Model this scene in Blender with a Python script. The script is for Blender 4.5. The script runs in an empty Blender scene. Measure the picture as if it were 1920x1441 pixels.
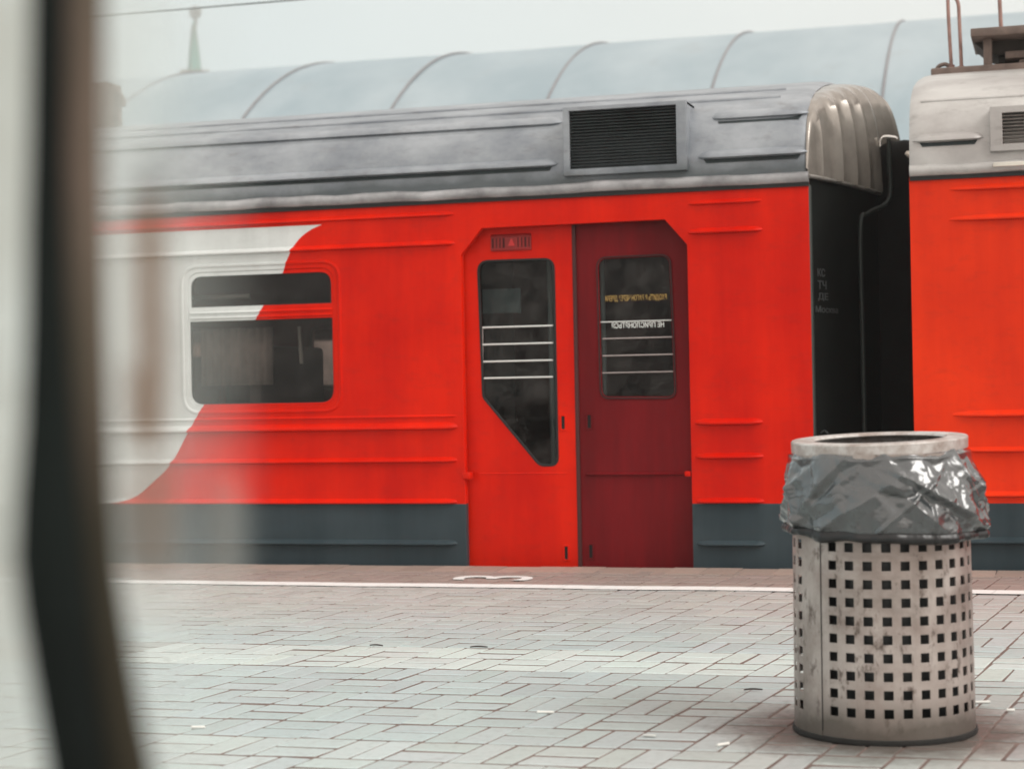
import bpy, bmesh, math, random
from mathutils import Vector, Matrix, noise
random.seed(7)
SC = bpy.context.scene
COL = SC.collection

# ---------------------------------------------------------------- camera model (metres, platform top z = 0)
FPX, YAW, ROLL = 3500.0, -0.286, 0.0199
CAM = Vector((0, 0, 1.0))
_f = Vector((math.sin(YAW), math.cos(YAW), 0))
_r = Vector((math.cos(YAW), -math.sin(YAW), 0))
_d = Vector((0, 0, -1))
RX = _r * math.cos(ROLL) + _d * math.sin(ROLL)
DN = -_r * math.sin(ROLL) + _d * math.cos(ROLL)

def ray(x, y):
    return RX * ((x - 960) / FPX) + DN * ((y - 720.5) / FPX) + _f
def at(x, y, Y):                 # measured photo point -> point on the vertical plane at depth Y
    d = ray(x, y)
    return CAM + d * (Y / d.y)
def gr(x, y, z=0.0):             # measured photo point -> point on the ground
    d = ray(x, y)
    return CAM + d * ((z - 1.0) / d.z)

YT = 9.95                        # near side of the train
YE = 9.84                        # platform edge

# ---------------------------------------------------------------- helpers
def tag(o, label=None, cat=None, group=None, kind=None):
    if label: o['label'] = label
    if cat: o['category'] = cat
    if group: o['group'] = group
    if kind: o['kind'] = kind
    return o

def empty(name, loc=(0, 0, 0)):
    o = bpy.data.objects.new(name, None)
    o.location = loc
    o.empty_display_size = 0.2
    COL.objects.link(o)
    return o

def rootpos(o):
    p = Vector((0, 0, 0))
    while o is not None:
        p += o.location
        o = o.parent
    return p

def link(name, me, mat, parent=None, smooth=None, loc=None):
    """mesh authored in world coordinates; shifted so that it sits at its parent (or at loc)"""
    off = rootpos(parent) if parent else Vector((0, 0, 0))
    if loc is not None:
        off = Vector(loc)
    me.transform(Matrix.Translation(-off))
    o = bpy.data.objects.new(name, me)
    if parent: o.parent = parent
    elif loc is not None: o.location = loc
    if mat:
        for m in (mat if isinstance(mat, (list, tuple)) else [mat]):
            me.materials.append(m)
    if smooth is not None:
        me.polygons.foreach_set('use_smooth', [True] * len(me.polygons))
        me.update()
        try: me.set_sharp_from_angle(angle=math.radians(smooth))
        except Exception: pass
    COL.objects.link(o)
    return o

def bm_obj(name, bm, mat, parent=None, smooth=None, loc=None):
    bmesh.ops.recalc_face_normals(bm, faces=bm.faces)
    me = bpy.data.meshes.new(name)
    bm.to_mesh(me); bm.free()
    return link(name, me, mat, parent, smooth, loc)

def box(bm, a, b, bev=0.0, mi=0):
    a, b = Vector(a), Vector(b)
    r = bmesh.ops.create_cube(bm, size=1.0)
    vs = r['verts']
    for v in vs:
        v.co = Vector(((a.x + b.x) / 2 + v.co.x * abs(b.x - a.x), (a.y + b.y) / 2 + v.co.y * abs(b.y - a.y), (a.z + b.z) / 2 + v.co.z * abs(b.z - a.z)))
    fs = set(f for v in vs for f in v.link_faces)
    for f in fs: f.material_index = mi
    if bev > 0:
        es = list(set(e for v in vs for e in v.link_edges))
        bmesh.ops.bevel(bm, geom=es, offset=bev, segments=2, affect='EDGES', profile=0.5, material=mi)

def tube(bm, pts, r, seg=10, cap=True, mi=0):
    pts = [Vector(p) for p in pts]
    rs = r if isinstance(r, (list, tuple)) else [r] * len(pts)
    rings = []
    up = None
    for i, p in enumerate(pts):
        t = (pts[min(i + 1, len(pts) - 1)] - pts[max(i - 1, 0)]).normalized()
        if up is None:
            up = t.orthogonal().normalized()
        up = (up - t * up.dot(t)).normalized()
        bi = t.cross(up)
        rings.append([bm.verts.new(p + (up * math.cos(2 * math.pi * k / seg) + bi * math.sin(2 * math.pi * k / seg)) * rs[i]) for k in range(seg)])
    for a, b in zip(rings, rings[1:]):
        for k in range(seg):
            f = bm.faces.new((a[k], a[(k + 1) % seg], b[(k + 1) % seg], b[k])); f.material_index = mi
    if cap:
        for rg in (rings[0], rings[-1]):
            f = bm.faces.new(rg); f.material_index = mi

def smooth_path(pts, n=6):
    pts = [Vector(p) for p in pts]
    out = []
    for i in range(len(pts) - 1):
        p0, p1, p2, p3 = pts[max(i - 1, 0)], pts[i], pts[i + 1], pts[min(i + 2, len(pts) - 1)]
        for k in range(n):
            t = k / n
            out.append(0.5 * ((2 * p1) + (-p0 + p2) * t + (2 * p0 - 5 * p1 + 4 * p2 - p3) * t * t + (-p0 + 3 * p1 - 3 * p2 + p3) * t ** 3))
    out.append(pts[-1])
    return out

def lathe(bm, prof, c, seg=48, mi=0, closed=False):
    rings = []
    for r, z in prof:
        rings.append([bm.verts.new((c[0] + r * math.cos(2 * math.pi * k / seg), c[1] + r * math.sin(2 * math.pi * k / seg), c[2] + z)) for k in range(seg)])
    prs = list(zip(rings, rings[1:]))
    if closed: prs.append((rings[-1], rings[0]))
    for a, b in prs:
        for k in range(seg):
            f = bm.faces.new((a[k], a[(k + 1) % seg], b[(k + 1) % seg], b[k])); f.material_index = mi

def rounded(pts, rad, n=6):
    """round the corners of a 2-D polygon; rad: number or list"""
    out = []
    N = len(pts)
    for i in range(N):
        r = rad[i] if isinstance(rad, (list, tuple)) else rad
        p = Vector(pts[i]); a = Vector(pts[i - 1]); b = Vector(pts[(i + 1) % N])
        if r <= 0: out.append(tuple(p)); continue
        da, db = (a - p).normalized(), (b - p).normalized()
        ang = da.angle(db)
        t = min(r / math.tan(ang / 2), (a - p).length * .49, (b - p).length * .49)
        p1, p2 = p + da * t, p + db * t
        for k in range(n + 1):
            s = k / n
            out.append(tuple((1 - s) ** 2 * p1 + 2 * s * (1 - s) * p + s * s * p2))
    return out

def plate(outer, holes, Y, th, bev=0.0, name='plate'):
    """flat plate in the XZ plane, front face at Y (towards the camera), with holes, bevelled rims"""
    cu = bpy.data.curves.new(name, 'CURVE')
    cu.dimensions = '2D'; cu.fill_mode = 'BOTH'
    cu.extrude = max(th / 2 - bev, 0.0005); cu.bevel_depth = bev; cu.bevel_resolution = 1
    cu.offset = -bev
    for pl in [outer] + list(holes):
        s = cu.splines.new('POLY'); s.points.add(len(pl) - 1)
        for i, p in enumerate(pl): s.points[i].co = (p[0], p[1], 0, 1)
        s.use_cyclic_u = True
    ob = bpy.data.objects.new(name, cu); COL.objects.link(ob)
    dg = bpy.context.evaluated_depsgraph_get(); dg.update()
    me = bpy.data.meshes.new_from_object(ob.evaluated_get(dg))
    bpy.data.objects.remove(ob); bpy.data.curves.remove(cu)
    for v in me.vertices:
        x, y, z = v.co
        v.co = (x, Y + th / 2 - z, y)
    # (x, -z, y) keeps handedness
    return me

def add_mesh(bm, me, mi=0):
    n0 = len(bm.faces)
    bm.from_mesh(me)
    bm.faces.ensure_lookup_table()
    for f in bm.faces[n0:]: f.material_index = mi
    bpy.data.meshes.remove(me)

def px_poly(pts, Y):
    out = []
    for x, y in pts:
        w = at(x, y, Y); out.append((w.x, w.z))
    return out

def bead(bm, x0, x1, z, Y, h=0.016, w=0.034, taper=0.06, mi=0, skew=0.0, dy=0.0):
    """raised half-round pressing along the car side, tapering out at both ends"""
    h *= 1.9; w *= 1.15
    xs = [x0, x0 + taper * .35, x0 + taper, x1 - taper, x1 - taper * .35, x1]
    sc = [0.02, .65, 1, 1, .65, 0.02]
    prof = [(.55, 0), (.34, .35), (.14, .78), (-.04, 1), (-.22, 1), (-.34, .72), (-.36, .2), (-.42, -.05)]
    rows = []
    for x, s in zip(xs, sc):
        rows.append([bm.verts.new((x, Y + 0.002 - h * s * q, z + w * (0.5 + .5 * s) * p)) for p, q in prof])
    for a, b in zip(rows, rows[1:]):
        for k in range(len(prof) - 1):
            f = bm.faces.new((a[k], b[k], b[k + 1], a[k + 1])); f.material_index = mi

def text_mesh(body, size, ext=0.001, mirror=False, align='CENTER'):
    cu = bpy.data.curves.new('lettering', 'FONT')
    cu.offset = .0016; cu.body = body; cu.size = size; cu.extrude = ext; cu.align_x = align; cu.align_y = 'CENTER'
    ob = bpy.data.objects.new('lettering', cu); COL.objects.link(ob)
    dg = bpy.context.evaluated_depsgraph_get(); dg.update()
    me = bpy.data.meshes.new_from_object(ob.evaluated_get(dg))
    bpy.data.objects.remove(ob); bpy.data.curves.remove(cu)
    return me

# ---------------------------------------------------------------- materials
def S2L(c):
    return tuple(((v / 255 / 12.92) if v / 255 <= 0.04045 else ((v / 255 + 0.055) / 1.055) ** 2.4) for v in c)

class NT:
    def __init__(s, name):
        s.m = bpy.data.materials.new(name); s.m.use_nodes = True
        s.t = s.m.node_tree; s.t.nodes.clear()
        s.out = s.n('ShaderNodeOutputMaterial')
    def n(s, ty, **kw):
        nd = s.t.nodes.new(ty)
        for k, v in kw.items(): setattr(nd, k, v)
        return nd
    def l(s, a, b): s.t.links.new(a, b)
    def math(s, op, a, b=None, c=None, clamp=False):
        nd = s.n('ShaderNodeMath', operation=op); nd.use_clamp = clamp
        for i, v in enumerate((a, b, c)):
            if v is None: continue
            if isinstance(v, (int, float)): nd.inputs[i].default_value = v
            else: s.l(v, nd.inputs[i])
        return nd.outputs[0]
    def mixc(s, f, a, b):
        nd = s.n('ShaderNodeMix', data_type='RGBA')
        for i, v in ((0, f), (6, a), (7, b)):
            if isinstance(v, (int, float)): nd.inputs[i].default_value = v
            elif isinstance(v, tuple): nd.inputs[i].default_value = (*v[:3], 1)
            else: s.l(v, nd.inputs[i])
        return nd.outputs[2]
    def noise(s, scale, detail=4, rough=.55, vec=None, dist=0.0):
        nd = s.n('ShaderNodeTexNoise'); nd.inputs['Scale'].default_value = scale
        nd.inputs['Detail'].default_value = detail; nd.inputs['Roughness'].default_value = rough
        nd.inputs['Distortion'].default_value = dist
        if vec is not None: s.l(vec, nd.inputs['Vector'])
        return nd.outputs['Fac']
    def pos(s):
        return s.n('ShaderNodeNewGeometry').outputs['Position']
    def scaled(s, v, sc):
        m = s.n('ShaderNodeMapping'); m.inputs['Scale'].default_value = sc
        s.l(v, m.inputs['Vector']); return m.outputs[0]
    def ramp(s, f, a, b, lo=0.0, hi=1.0):
        nd = s.n('ShaderNodeMapRange'); nd.clamp = True
        s.l(f, nd.inputs[0])
        for i, v in enumerate((a, b, lo, hi)): nd.inputs[i + 1].default_value = v
        return nd.outputs[0]
    def bump(s, h, strength=.3, dist=.01):
        nd = s.n('ShaderNodeBump'); nd.inputs['Strength'].default_value = strength
        nd.inputs['Distance'].default_value = dist; s.l(h, nd.inputs['Height']); return nd.outputs[0]
    def bsdf(s, col=None, rough=.5, metal=0, spec=.5, normal=None, coat=0, **kw):
        p = s.n('ShaderNodeBsdfPrincipled')
        for nm, v in (('Base Color', col), ('Roughness', rough), ('Metallic', metal), ('Specular IOR Level', spec), ('Coat Weight', coat), ('Normal', normal)):
            if v is None: continue
            if isinstance(v, (int, float)): p.inputs[nm].default_value = v
            elif isinstance(v, tuple): p.inputs[nm].default_value = (*v[:3], 1)
            else: s.l(v, p.inputs[nm])
        for k, v in kw.items(): p.inputs[k].default_value = v
        s.l(p.outputs[0], s.out.inputs[0])
        return p

def simple(name, col, rough=.5, metal=0, spec=.5, var=.15, scale=6, bump=0.0, bscale=60, coat=0):
    t = NT(name); p = t.pos()
    n = t.noise(scale, 5, .6, p)
    c = t.mixc(t.ramp(n, .3, .7), tuple(v * (1 - var) for v in col), tuple(min(1, v * (1 + var)) for v in col))
    nr = t.bump(t.noise(bscale, 3, .6, p), bump, .004) if bump else None
    t.bsdf(c, rough, metal, spec, nr, coat)
    return t.m

# livery: red above, pale grey swoosh, dark teal-grey skirt; the border of the paint runs over every part of the side
ZB = at(1000, 944, YT).z
sw = [(210, 943), (255, 930), (285, 905), (318, 872), (350, 815), (378, 765), (415, 705), (455, 640), (478, 600), (493, 573), (515, 540), (530, 510), (540, 482), (553, 458), (572, 438), (604, 421)]
swp = [at(x, y, YT) for x, y in sw]
ZW0, ZW1 = swp[0].z, swp[-1].z
XW0, XW1 = swp[0].x - .02, swp[-1].x + .02

def livery(all_red=False, fade=0.0):
    t = NT('train_paint'); p = t.pos()
    sep = t.n('ShaderNodeSeparateXYZ'); t.l(p, sep.inputs[0])
    X, Z = sep.outputs[0], sep.outputs[2]
    zn = t.ramp(Z, ZW0, ZW1)
    fc = t.n('ShaderNodeFloatCurve'); t.l(zn, fc.inputs['Value'])
    c = fc.mapping.curves[0]
    pts = [((q.z - ZW0) / (ZW1 - ZW0), (q.x - XW0) / (XW1 - XW0)) for q in swp]
    c.points[0].location = pts[0]; c.points[1].location = pts[-1]
    for q in pts[1:-1]: c.points.new(*q)
    fc.mapping.update()
    bx = t.ramp(fc.outputs[0], 0, 1, XW0, XW1)
    white = t.math('MULTIPLY', t.math('LESS_THAN', X, bx), t.math('LESS_THAN', Z, ZW1))
    grey = t.math('LESS_THAN', Z, ZB)
    # weathering: faint streaks and faded patches
    st = t.noise(1.0, 5, .6, t.scaled(p, (5.5, 5.5, .6)))
    cl = t.noise(1.7, 4, .6, p)
    f = t.math('ADD', t.math('MULTIPLY', st, .5), t.math('MULTIPLY', cl, .5))
    red = t.mixc(t.ramp(f, .38, .62), (.56 + .12 * fade, .0065 + .022 * fade, .0010 + .005 * fade), (.74 + .10 * fade, .015 + .026 * fade, .0010 + .005 * fade))
    whi = t.mixc(t.ramp(f, .38, .62), (.62, .65, .64), (.76, .80, .79))
    gry = t.mixc(t.ramp(f, .38, .62), (.032, .049, .058), (.052, .073, .084))
    if all_red: col = red
    else:
        col = t.mixc(white, red, whi)
        col = t.mixc(grey, col, gry)
    # brake dust settled on the upper edges and the skirt
    dust = t.math('MULTIPLY', t.ramp(t.noise(9, 6, .7, t.scaled(p, (1, 1, 2.2))), .52, .8), .16)
    col = t.mixc(dust, col, (.06, .035, .03))
    wav = t.noise(1.6, 2, .5, t.scaled(p, (1, 1, 1.4)))
    nr = t.bump(wav, .45, .03)
    fine = t.n('ShaderNodeBump'); fine.inputs['Strength'].default_value = .05; fine.inputs['Distance'].default_value = .001
    t.l(t.noise(220, 2, .5, p), fine.inputs['Height']); t.l(nr, fine.inputs['Normal'])
    t.bsdf(col, t.ramp(cl, .3, .7, .28, .44), 0, .12, fine.outputs[0])
    return t.m

def maroon():
    t = NT('door_paint'); p = t.pos()
    st = t.noise(1.0, 5, .6, t.scaled(p, (6, 6, .8)))
    col = t.mixc(t.ramp(st, .35, .65), (.125, .0050, .0075), (.20, .0075, .011))
    t.bsdf(col, .45, 0, .12, t.bump(t.noise(2, 2, .5, p), .2, .02))
    return t.m

def roof_paint(dark=1.0, warm=0.0):
    t = NT('roof_paint'); p = t.pos()
    sep = t.n('ShaderNodeSeparateXYZ'); t.l(p, sep.inputs[0])
    st = t.noise(1.0, 6, .65, t.scaled(p, (2.2, 4, 3)))
    big = t.noise(3.0, 5, .6, p)
    a = (.22 + warm * .15, .245 + warm * .11, .275 + warm * .07); b = (.385 + warm * .135, .415 + warm * .10, .445 + warm * .055)
    col = t.mixc(t.ramp(st, .35, .65), tuple(v * dark for v in a), tuple(v * dark for v in b))
    grime_shade = t.math('MULTIPLY', t.ramp(t.math('ADD', sep.outputs[2], t.math('MULTIPLY', big, .16)), 2.285, 2.20), .85)  # reflection of dark surroundings, painted into the lower roof by height
    if warm: grime_shade = t.math('MULTIPLY', grime_shade, .12)
    col = t.mixc(grime_shade, col, (.065, .08, .085))
    stain = t.math('MULTIPLY', t.ramp(t.noise(5, 6, .7, t.scaled(p, (1.2, 1, 3))), .55, .8), .5)
    col = t.mixc(stain, col, (.13, .115, .105))
    t.bsdf(col, t.ramp(big, .3, .7, .36, .55), .25, .5, t.bump(t.noise(2.2, 3, .5, p), .22, .03))
    return t.m

def glass(tint=(.74, .72, .70), refl=.3, name='window_glass', grime_shade=.06):
    t = NT(name)
    tr = t.n('ShaderNodeBsdfTransparent'); tr.inputs[0].default_value = (*tint, 1)
    gl = t.n('ShaderNodeBsdfGlossy'); gl.inputs['Roughness'].default_value = .04
    gl.inputs[0].default_value = (refl, refl, refl, 1)
    p = t.pos()
    t.l(t.bump(t.noise(1.4, 2, .5, p), .12, .03), gl.inputs['Normal'])
    fr = t.n('ShaderNodeFresnel'); fr.inputs[0].default_value = 1.5
    mx = t.n('ShaderNodeMixShader'); t.l(t.math('MULTIPLY', fr.outputs[0], 1.3, clamp=True), mx.inputs[0]); t.l(tr.outputs[0], mx.inputs[1]); t.l(gl.outputs[0], mx.inputs[2])
    df = t.n('ShaderNodeBsdfDiffuse'); df.inputs[0].default_value = (.35, .32, .30, 1)
    m2 = t.n('ShaderNodeMixShader')
    t.l(t.math('MULTIPLY', t.ramp(t.noise(7, 6, .7, p), .4, .75), grime_shade), m2.inputs[0])
    t.l(mx.outputs[0], m2.inputs[1]); t.l(df.outputs[0], m2.inputs[2])
    t.l(m2.outputs[0], t.out.inputs[0])
    return t.m

M = {}
M['livery'] = livery()
M['door_red'] = livery(True)
M['livery_faded'] = livery(False, 1.0)
M['maroon'] = maroon()
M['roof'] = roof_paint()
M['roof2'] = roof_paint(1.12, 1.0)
M['glass'] = glass()
M['glass_dark'] = glass((.62, .66, .66), .16, 'door_glass', .10)
M['far_glass'] = glass((.72, .60, .56), .2, 'far_glass', .5)
M['rubber'] = simple('rubber', (.012, .013, .013), .75, var=.3)
M['black'] = simple('black_paint', (.007, .0085, .008), .6, spec=.15, var=.4, scale=3, bump=.2)
M['bellows'] = simple('bellows_cloth', (.006, .006, .006), .7, spec=.1, var=.3, bump=.3)
M['louvre'] = simple('louvre', (.05, .062, .064), .5, var=.3)
M['rib_shadow'] = simple('painted_rib_shadow', (.022, .034, .036), .6, var=.5, scale=4)  # dark colour for the shade painted under the roof ribs
M['void'] = simple('vent_dark', (.006, .007, .007), .9)
M['steel'] = simple('worn_steel', (.42, .40, .38), .38, .7, var=.25, scale=18)
M['bar'] = simple('guard_bar', (.75, .77, .75), .35, .1, var=.05)
M['bar_dull'] = simple('guard_bar_dull', (.42, .36, .35), .4, .1, var=.2)
M['brown'] = simple('brown_roof_gear', (.17, .125, .105), .65, var=.3, scale=12, bump=.2)
M['dkbrown'] = simple('dark_roof_gear', (.05, .042, .036), .7, var=.3, scale=9)
M['redrod'] = simple('red_painted_rod', (.33, .19, .16), .5, var=.3, scale=14)
M['letter'] = simple('white_lettering', (.8, .82, .8), .6, var=.05)
M['dimletter'] = simple('dim_lettering', (.05, .055, .057), .6, var=.3, scale=40)
M['amber_reflection'] = simple('amber_reflected_text', (.42, .27, .08), .6, var=.5, scale=60)

# ---------------------------------------------------------------- sky and light
w = bpy.data.worlds.new('World'); SC.world = w; w.use_nodes = True
nt = w.node_tree; nt.nodes.clear()
wo = nt.nodes.new('ShaderNodeOutputWorld'); bg = nt.nodes.new('ShaderNodeBackground')
sky = nt.nodes.new('ShaderNodeTexSky'); sky.sky_type = 'NISHITA'; sky.sun_disc = False
SUN_EL, SUN_AZ = math.radians(42), math.radians(112)      # azimuth clockwise from +Y
sky.sun_elevation = SUN_EL; sky.sun_rotation = SUN_AZ
sky.air_density = 1.0; sky.dust_density = 4.0; sky.ozone_density = 1.0
hs = nt.nodes.new('ShaderNodeHueSaturation'); hs.inputs['Saturation'].default_value = .35
nt.links.new(sky.outputs[0], hs.inputs['Color'])
# thin even cloud over the blue: grey-white layer with slow variation
tc = nt.nodes.new('ShaderNodeTexCoord')
mp = nt.nodes.new('ShaderNodeMapping'); mp.inputs['Scale'].default_value = (1.2, 1.2, 3.5)
nz = nt.nodes.new('ShaderNodeTexNoise'); nz.inputs['Scale'].default_value = 2.2; nz.inputs['Detail'].default_value = 4
nt.links.new(tc.outputs['Generated'], mp.inputs[0]); nt.links.new(mp.outputs[0], nz.inputs['Vector'])
dot = nt.nodes.new('ShaderNodeVectorMath'); dot.operation = 'DOT_PRODUCT'
dot.inputs[1].default_value = (math.cos(SUN_EL) * math.sin(SUN_AZ), math.cos(SUN_EL) * math.cos(SUN_AZ), math.sin(SUN_EL))
nt.links.new(tc.outputs['Generated'], dot.inputs[0])
mr = nt.nodes.new('ShaderNodeMapRange'); mr.inputs[1].default_value = -.48; mr.inputs[2].default_value = .22
nt.links.new(dot.outputs['Value'], mr.inputs[0])
cc = nt.nodes.new('ShaderNodeMix'); cc.data_type = 'RGBA'
cc.inputs[6].default_value = (5.1, 6.0, 6.05, 1); cc.inputs[7].default_value = (8.2, 7.35, 6.6, 1)
nt.links.new(mr.outputs[0], cc.inputs[0])
cv = nt.nodes.new('ShaderNodeMapRange'); cv.inputs[1].default_value = .3; cv.inputs[2].default_value = .7; cv.inputs[3].default_value = .95; cv.inputs[4].default_value = 1.06
nt.links.new(nz.outputs[0], cv.inputs[0])
vm = nt.nodes.new('ShaderNodeVectorMath'); vm.operation = 'SCALE'
nt.links.new(cc.outputs[2], vm.inputs[0]); nt.links.new(cv.outputs[0], vm.inputs['Scale'])
mx = nt.nodes.new('ShaderNodeMix'); mx.data_type = 'RGBA'; mx.inputs[0].default_value = .8
nt.links.new(hs.outputs[0], mx.inputs[6]); nt.links.new(vm.outputs[0], mx.inputs[7])
nt.links.new(mx.outputs[2], bg.inputs[0]); bg.inputs[1].default_value = .12
nt.links.new(bg.outputs[0], wo.inputs[0])

sl = bpy.data.lights.new('sun', 'SUN'); sl.energy = 1.1; sl.angle = math.radians(28); sl.color = (1, .975, .94)
so = bpy.data.objects.new('sun', sl); COL.objects.link(so)
sd = Vector((math.cos(SUN_EL) * math.sin(SUN_AZ), math.cos(SUN_EL) * math.cos(SUN_AZ), math.sin(SUN_EL)))
so.rotation_euler = sd.to_track_quat('Z', 'Y').to_euler()
so.location = (8, -4, 12)

# ---------------------------------------------------------------- ground, platform, paving
gm = simple('track_bed', (.10, .09, .08), .9, var=.4, scale=3, bump=.5)
bm = bmesh.new()
vs = [bm.verts.new(p) for p in ((-900, -300, -1.35), (900, -300, -1.35), (900, 1500, -1.35), (-900, 1500, -1.35))]
bm.faces.new(vs)
tag(bm_obj('ground', bm, gm), kind='structure')

slab = simple('platform_concrete', (.17, .12, .105), .9, var=.35, scale=14, bump=.5, bscale=90)
bm = bmesh.new(); box(bm, (-45, -9, -1.34), (25, YE - .012, -.0035))
tag(bm_obj('platform', bm, slab), kind='structure')

def paver_mat():
    t = NT('pavers'); p = t.pos()
    at_ = t.n('ShaderNodeAttribute', attribute_name='tint')
    n1 = t.noise(28, 6, .7, p); n2 = t.noise(1.1, 4, .6, p); n3 = t.noise(240, 2, .6, p)
    c = at_.outputs['Color']
    c = t.mixc(t.math('MULTIPLY', t.ramp(n1, .5, .78), .35), c, (.20, .16, .14))
    c = t.mixc(t.math('MULTIPLY', t.ramp(n2, .5, .75), .16), c, (.26, .24, .23))
    # dirt and a painted contact shadow round the foot of the bin
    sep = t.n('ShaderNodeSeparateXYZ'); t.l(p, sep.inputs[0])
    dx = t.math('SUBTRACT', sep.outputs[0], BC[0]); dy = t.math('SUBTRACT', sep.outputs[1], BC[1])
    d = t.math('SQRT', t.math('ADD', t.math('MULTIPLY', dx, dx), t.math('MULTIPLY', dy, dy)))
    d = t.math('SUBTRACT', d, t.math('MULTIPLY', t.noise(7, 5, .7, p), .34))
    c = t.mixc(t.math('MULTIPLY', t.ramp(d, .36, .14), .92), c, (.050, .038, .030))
    h = t.math('ADD', t.math('MULTIPLY', n1, .6), t.math('MULTIPLY', n3, .4))
    g1 = t.math('MULTIPLY', t.ramp(t.noise(3.2, 6, .75, p, .6), .60, .72), .28)
    c = t.mixc(g1, c, (.17, .145, .125))
    sp2 = t.ramp(t.noise(75, 3, .6, p), .70, .76)
    c = t.mixc(t.math('MULTIPLY', sp2, .5), c, (.09, .07, .06))
    # walked-in dirt to the right, nearer the bin
    c = t.mixc(t.math('MULTIPLY', t.ramp(t.math('ADD', d, t.math('MULTIPLY', n2, .8)), 1.5, .5), .26), c, (.22, .185, .165))
    t.bsdf(c, t.ramp(n1, .3, .7, .40, .62), 0, .5, t.bump(h, .6, .004))
    return t.m
BC = (-.500, 5.385)     # centre of the litter bin
bm = bmesh.new()
A2 = Vector((.1864, .0035)); B2 = Vector((.0295, .2609)); O2 = Vector((-1.532, 5.237))
tl = bm.loops.layers.float_color.new('tint')
J = .0040
def brick(corners, Z, col):
    # corners in (i, j) cell units
    P = [O2 + A2 * c[0] + B2 * c[1] for c in corners]
    c = sum(P, Vector((0, 0))) / 4
    rot = random.uniform(-.012, .012)
    def shrink(q, d):
        v = q - c
        v = Vector((v.x * math.cos(rot) - v.y * math.sin(rot), v.x * math.sin(rot) + v.y * math.cos(rot)))
        L = max(abs(v.x), 1e-4), max(abs(v.y), 1e-4)
        return c + Vector((v.x * (1 - d / L[0]), v.y * (1 - d * 2.3 / L[1])))
    g = J * random.uniform(.7, 1.7)
    tz = [Z + random.uniform(-.0012, .0012) for _ in range(4)]
    lo = [bm.verts.new((*shrink(q, g), -.010)) for q in P]
    mid = [bm.verts.new((*shrink(q, g), tz[k] - .003)) for k, q in enumerate(P)]
    top = [bm.verts.new((*shrink(q, g + .003), tz[k])) for k, q in enumerate(P)]
    fs = [bm.faces.new(top)]
    for k in range(4):
        sf = bm.faces.new((lo[k], lo[(k + 1) % 4], mid[(k + 1) % 4], mid[k]))
        for lp in sf.loops: lp[tl] = (.29, .23, .205, 1)
        fs.append(bm.faces.new((mid[k], mid[(k + 1) % 4], top[(k + 1) % 4], top[k])))
    for f in fs:
        for lp in f.loops: lp[tl] = (*col, 1)
for j in range(-24, 18):
    for i in range(-34, 22):
        cc_ = O2 + A2 * (i + .5) + B2 * (j + .5)
        if cc_.y > YE - .26 or cc_.x < -7.4 or cc_.x > 1.6: continue
        if cc_.y > 8.95: base = Vector((.33, .285, .26))
        elif j == 4 or j == 5: base = Vector((.57, .665, .65)) if i > -12 else Vector((.43, .47, .45))
        elif j < -1: base = Vector((.50, .59, .585))
        else: base = Vector((.45, .55, .555))
        wf = max(0, min(1, (cc_.y - 6.8) / 1.3))
        if cc_.y <= 8.95: base = base.lerp(Vector((.45, .475, .46)), wf)
        wn = max(0, min(1, (cc_.x + 1.9) / 1.6)) * max(0, min(1, (6.4 - cc_.y) / .8))
        base = base.lerp(Vector((.45, .45, .43)), wn * .5)
        vert = (i + j) % 2 == 0
        for k in range(2):
            s = random.uniform(.93, 1.05)
            col = tuple(v * s * random.uniform(.985, 1.015) for v in base)
            if vert: cr = [(i + k * .5, j), (i + k * .5 + .5, j), (i + k * .5 + .5, j + 1), (i + k * .5, j + 1)]
            else: cr = [(i, j + k * .5), (i + 1, j + k * .5), (i + 1, j + k * .5 + .5), (i, j + k * .5 + .5)]
            brick(cr, random.uniform(-.0012, .0008), col)
# row of edge bricks beside the platform edge
x = -7.4
while x < 1.8:
    L = .186; y0 = YE - .30
    P0 = [Vector((x, y0)), Vector((x + L, y0 + .002)), Vector((x + L, YE)), Vector((x, YE))]
    s = random.uniform(.88, 1.1); col = (.40 * s, .32 * s, .275 * s)
    tz = random.uniform(-.001, .003)
    g = .003
    lo = [bm.verts.new((q.x + (g if k in (0, 3) else -g), q.y, -.009)) for k, q in enumerate(P0)]
    top = [bm.verts.new((q.x + (g if k in (0, 3) else -g), q.y, tz)) for k, q in enumerate(P0)]
    fs = [bm.faces.new(top)] + [bm.faces.new((lo[k], lo[(k + 1) % 4], top[(k + 1) % 4], top[k])) for k in range(4)]
    for f in fs:
        for lp in f.loops: lp[tl] = (*col, 1)
    x += L
tag(bm_obj('paving', bm, paver_mat()), kind='structure')

# white line, following the uneven paving
def line_mat():
    t = NT('line_paint'); p = t.pos()
    sep = t.n('ShaderNodeSeparateXYZ'); t.l(p, sep.inputs[0])
    u = t.math('DIVIDE', t.math('SUBTRACT', sep.outputs[0], t.math('MULTIPLY', sep.outputs[1], .113)), .1864)
    u = t.math('ADD', u, t.math('MULTIPLY', t.noise(9, 2, .5, p), .12))
    j = t.math('ABSOLUTE', t.math('SUBTRACT', t.math('FRACT', u), .5))
    jm = t.math('MULTIPLY', t.ramp(j, .46, .495), .38)
    worn = t.math('MULTIPLY', t.ramp(t.noise(22, 6, .75, p), .55, .75), .35)
    c = t.mixc(jm, (.84, .88, .87), (.38, .36, .34)); c = t.mixc(worn, c, (.48, .45, .42))
    t.bsdf(c, .6, 0, .3)
    return t.m
LM = line_mat()
bm = bmesh.new()
prev = None; k = 0
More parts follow.
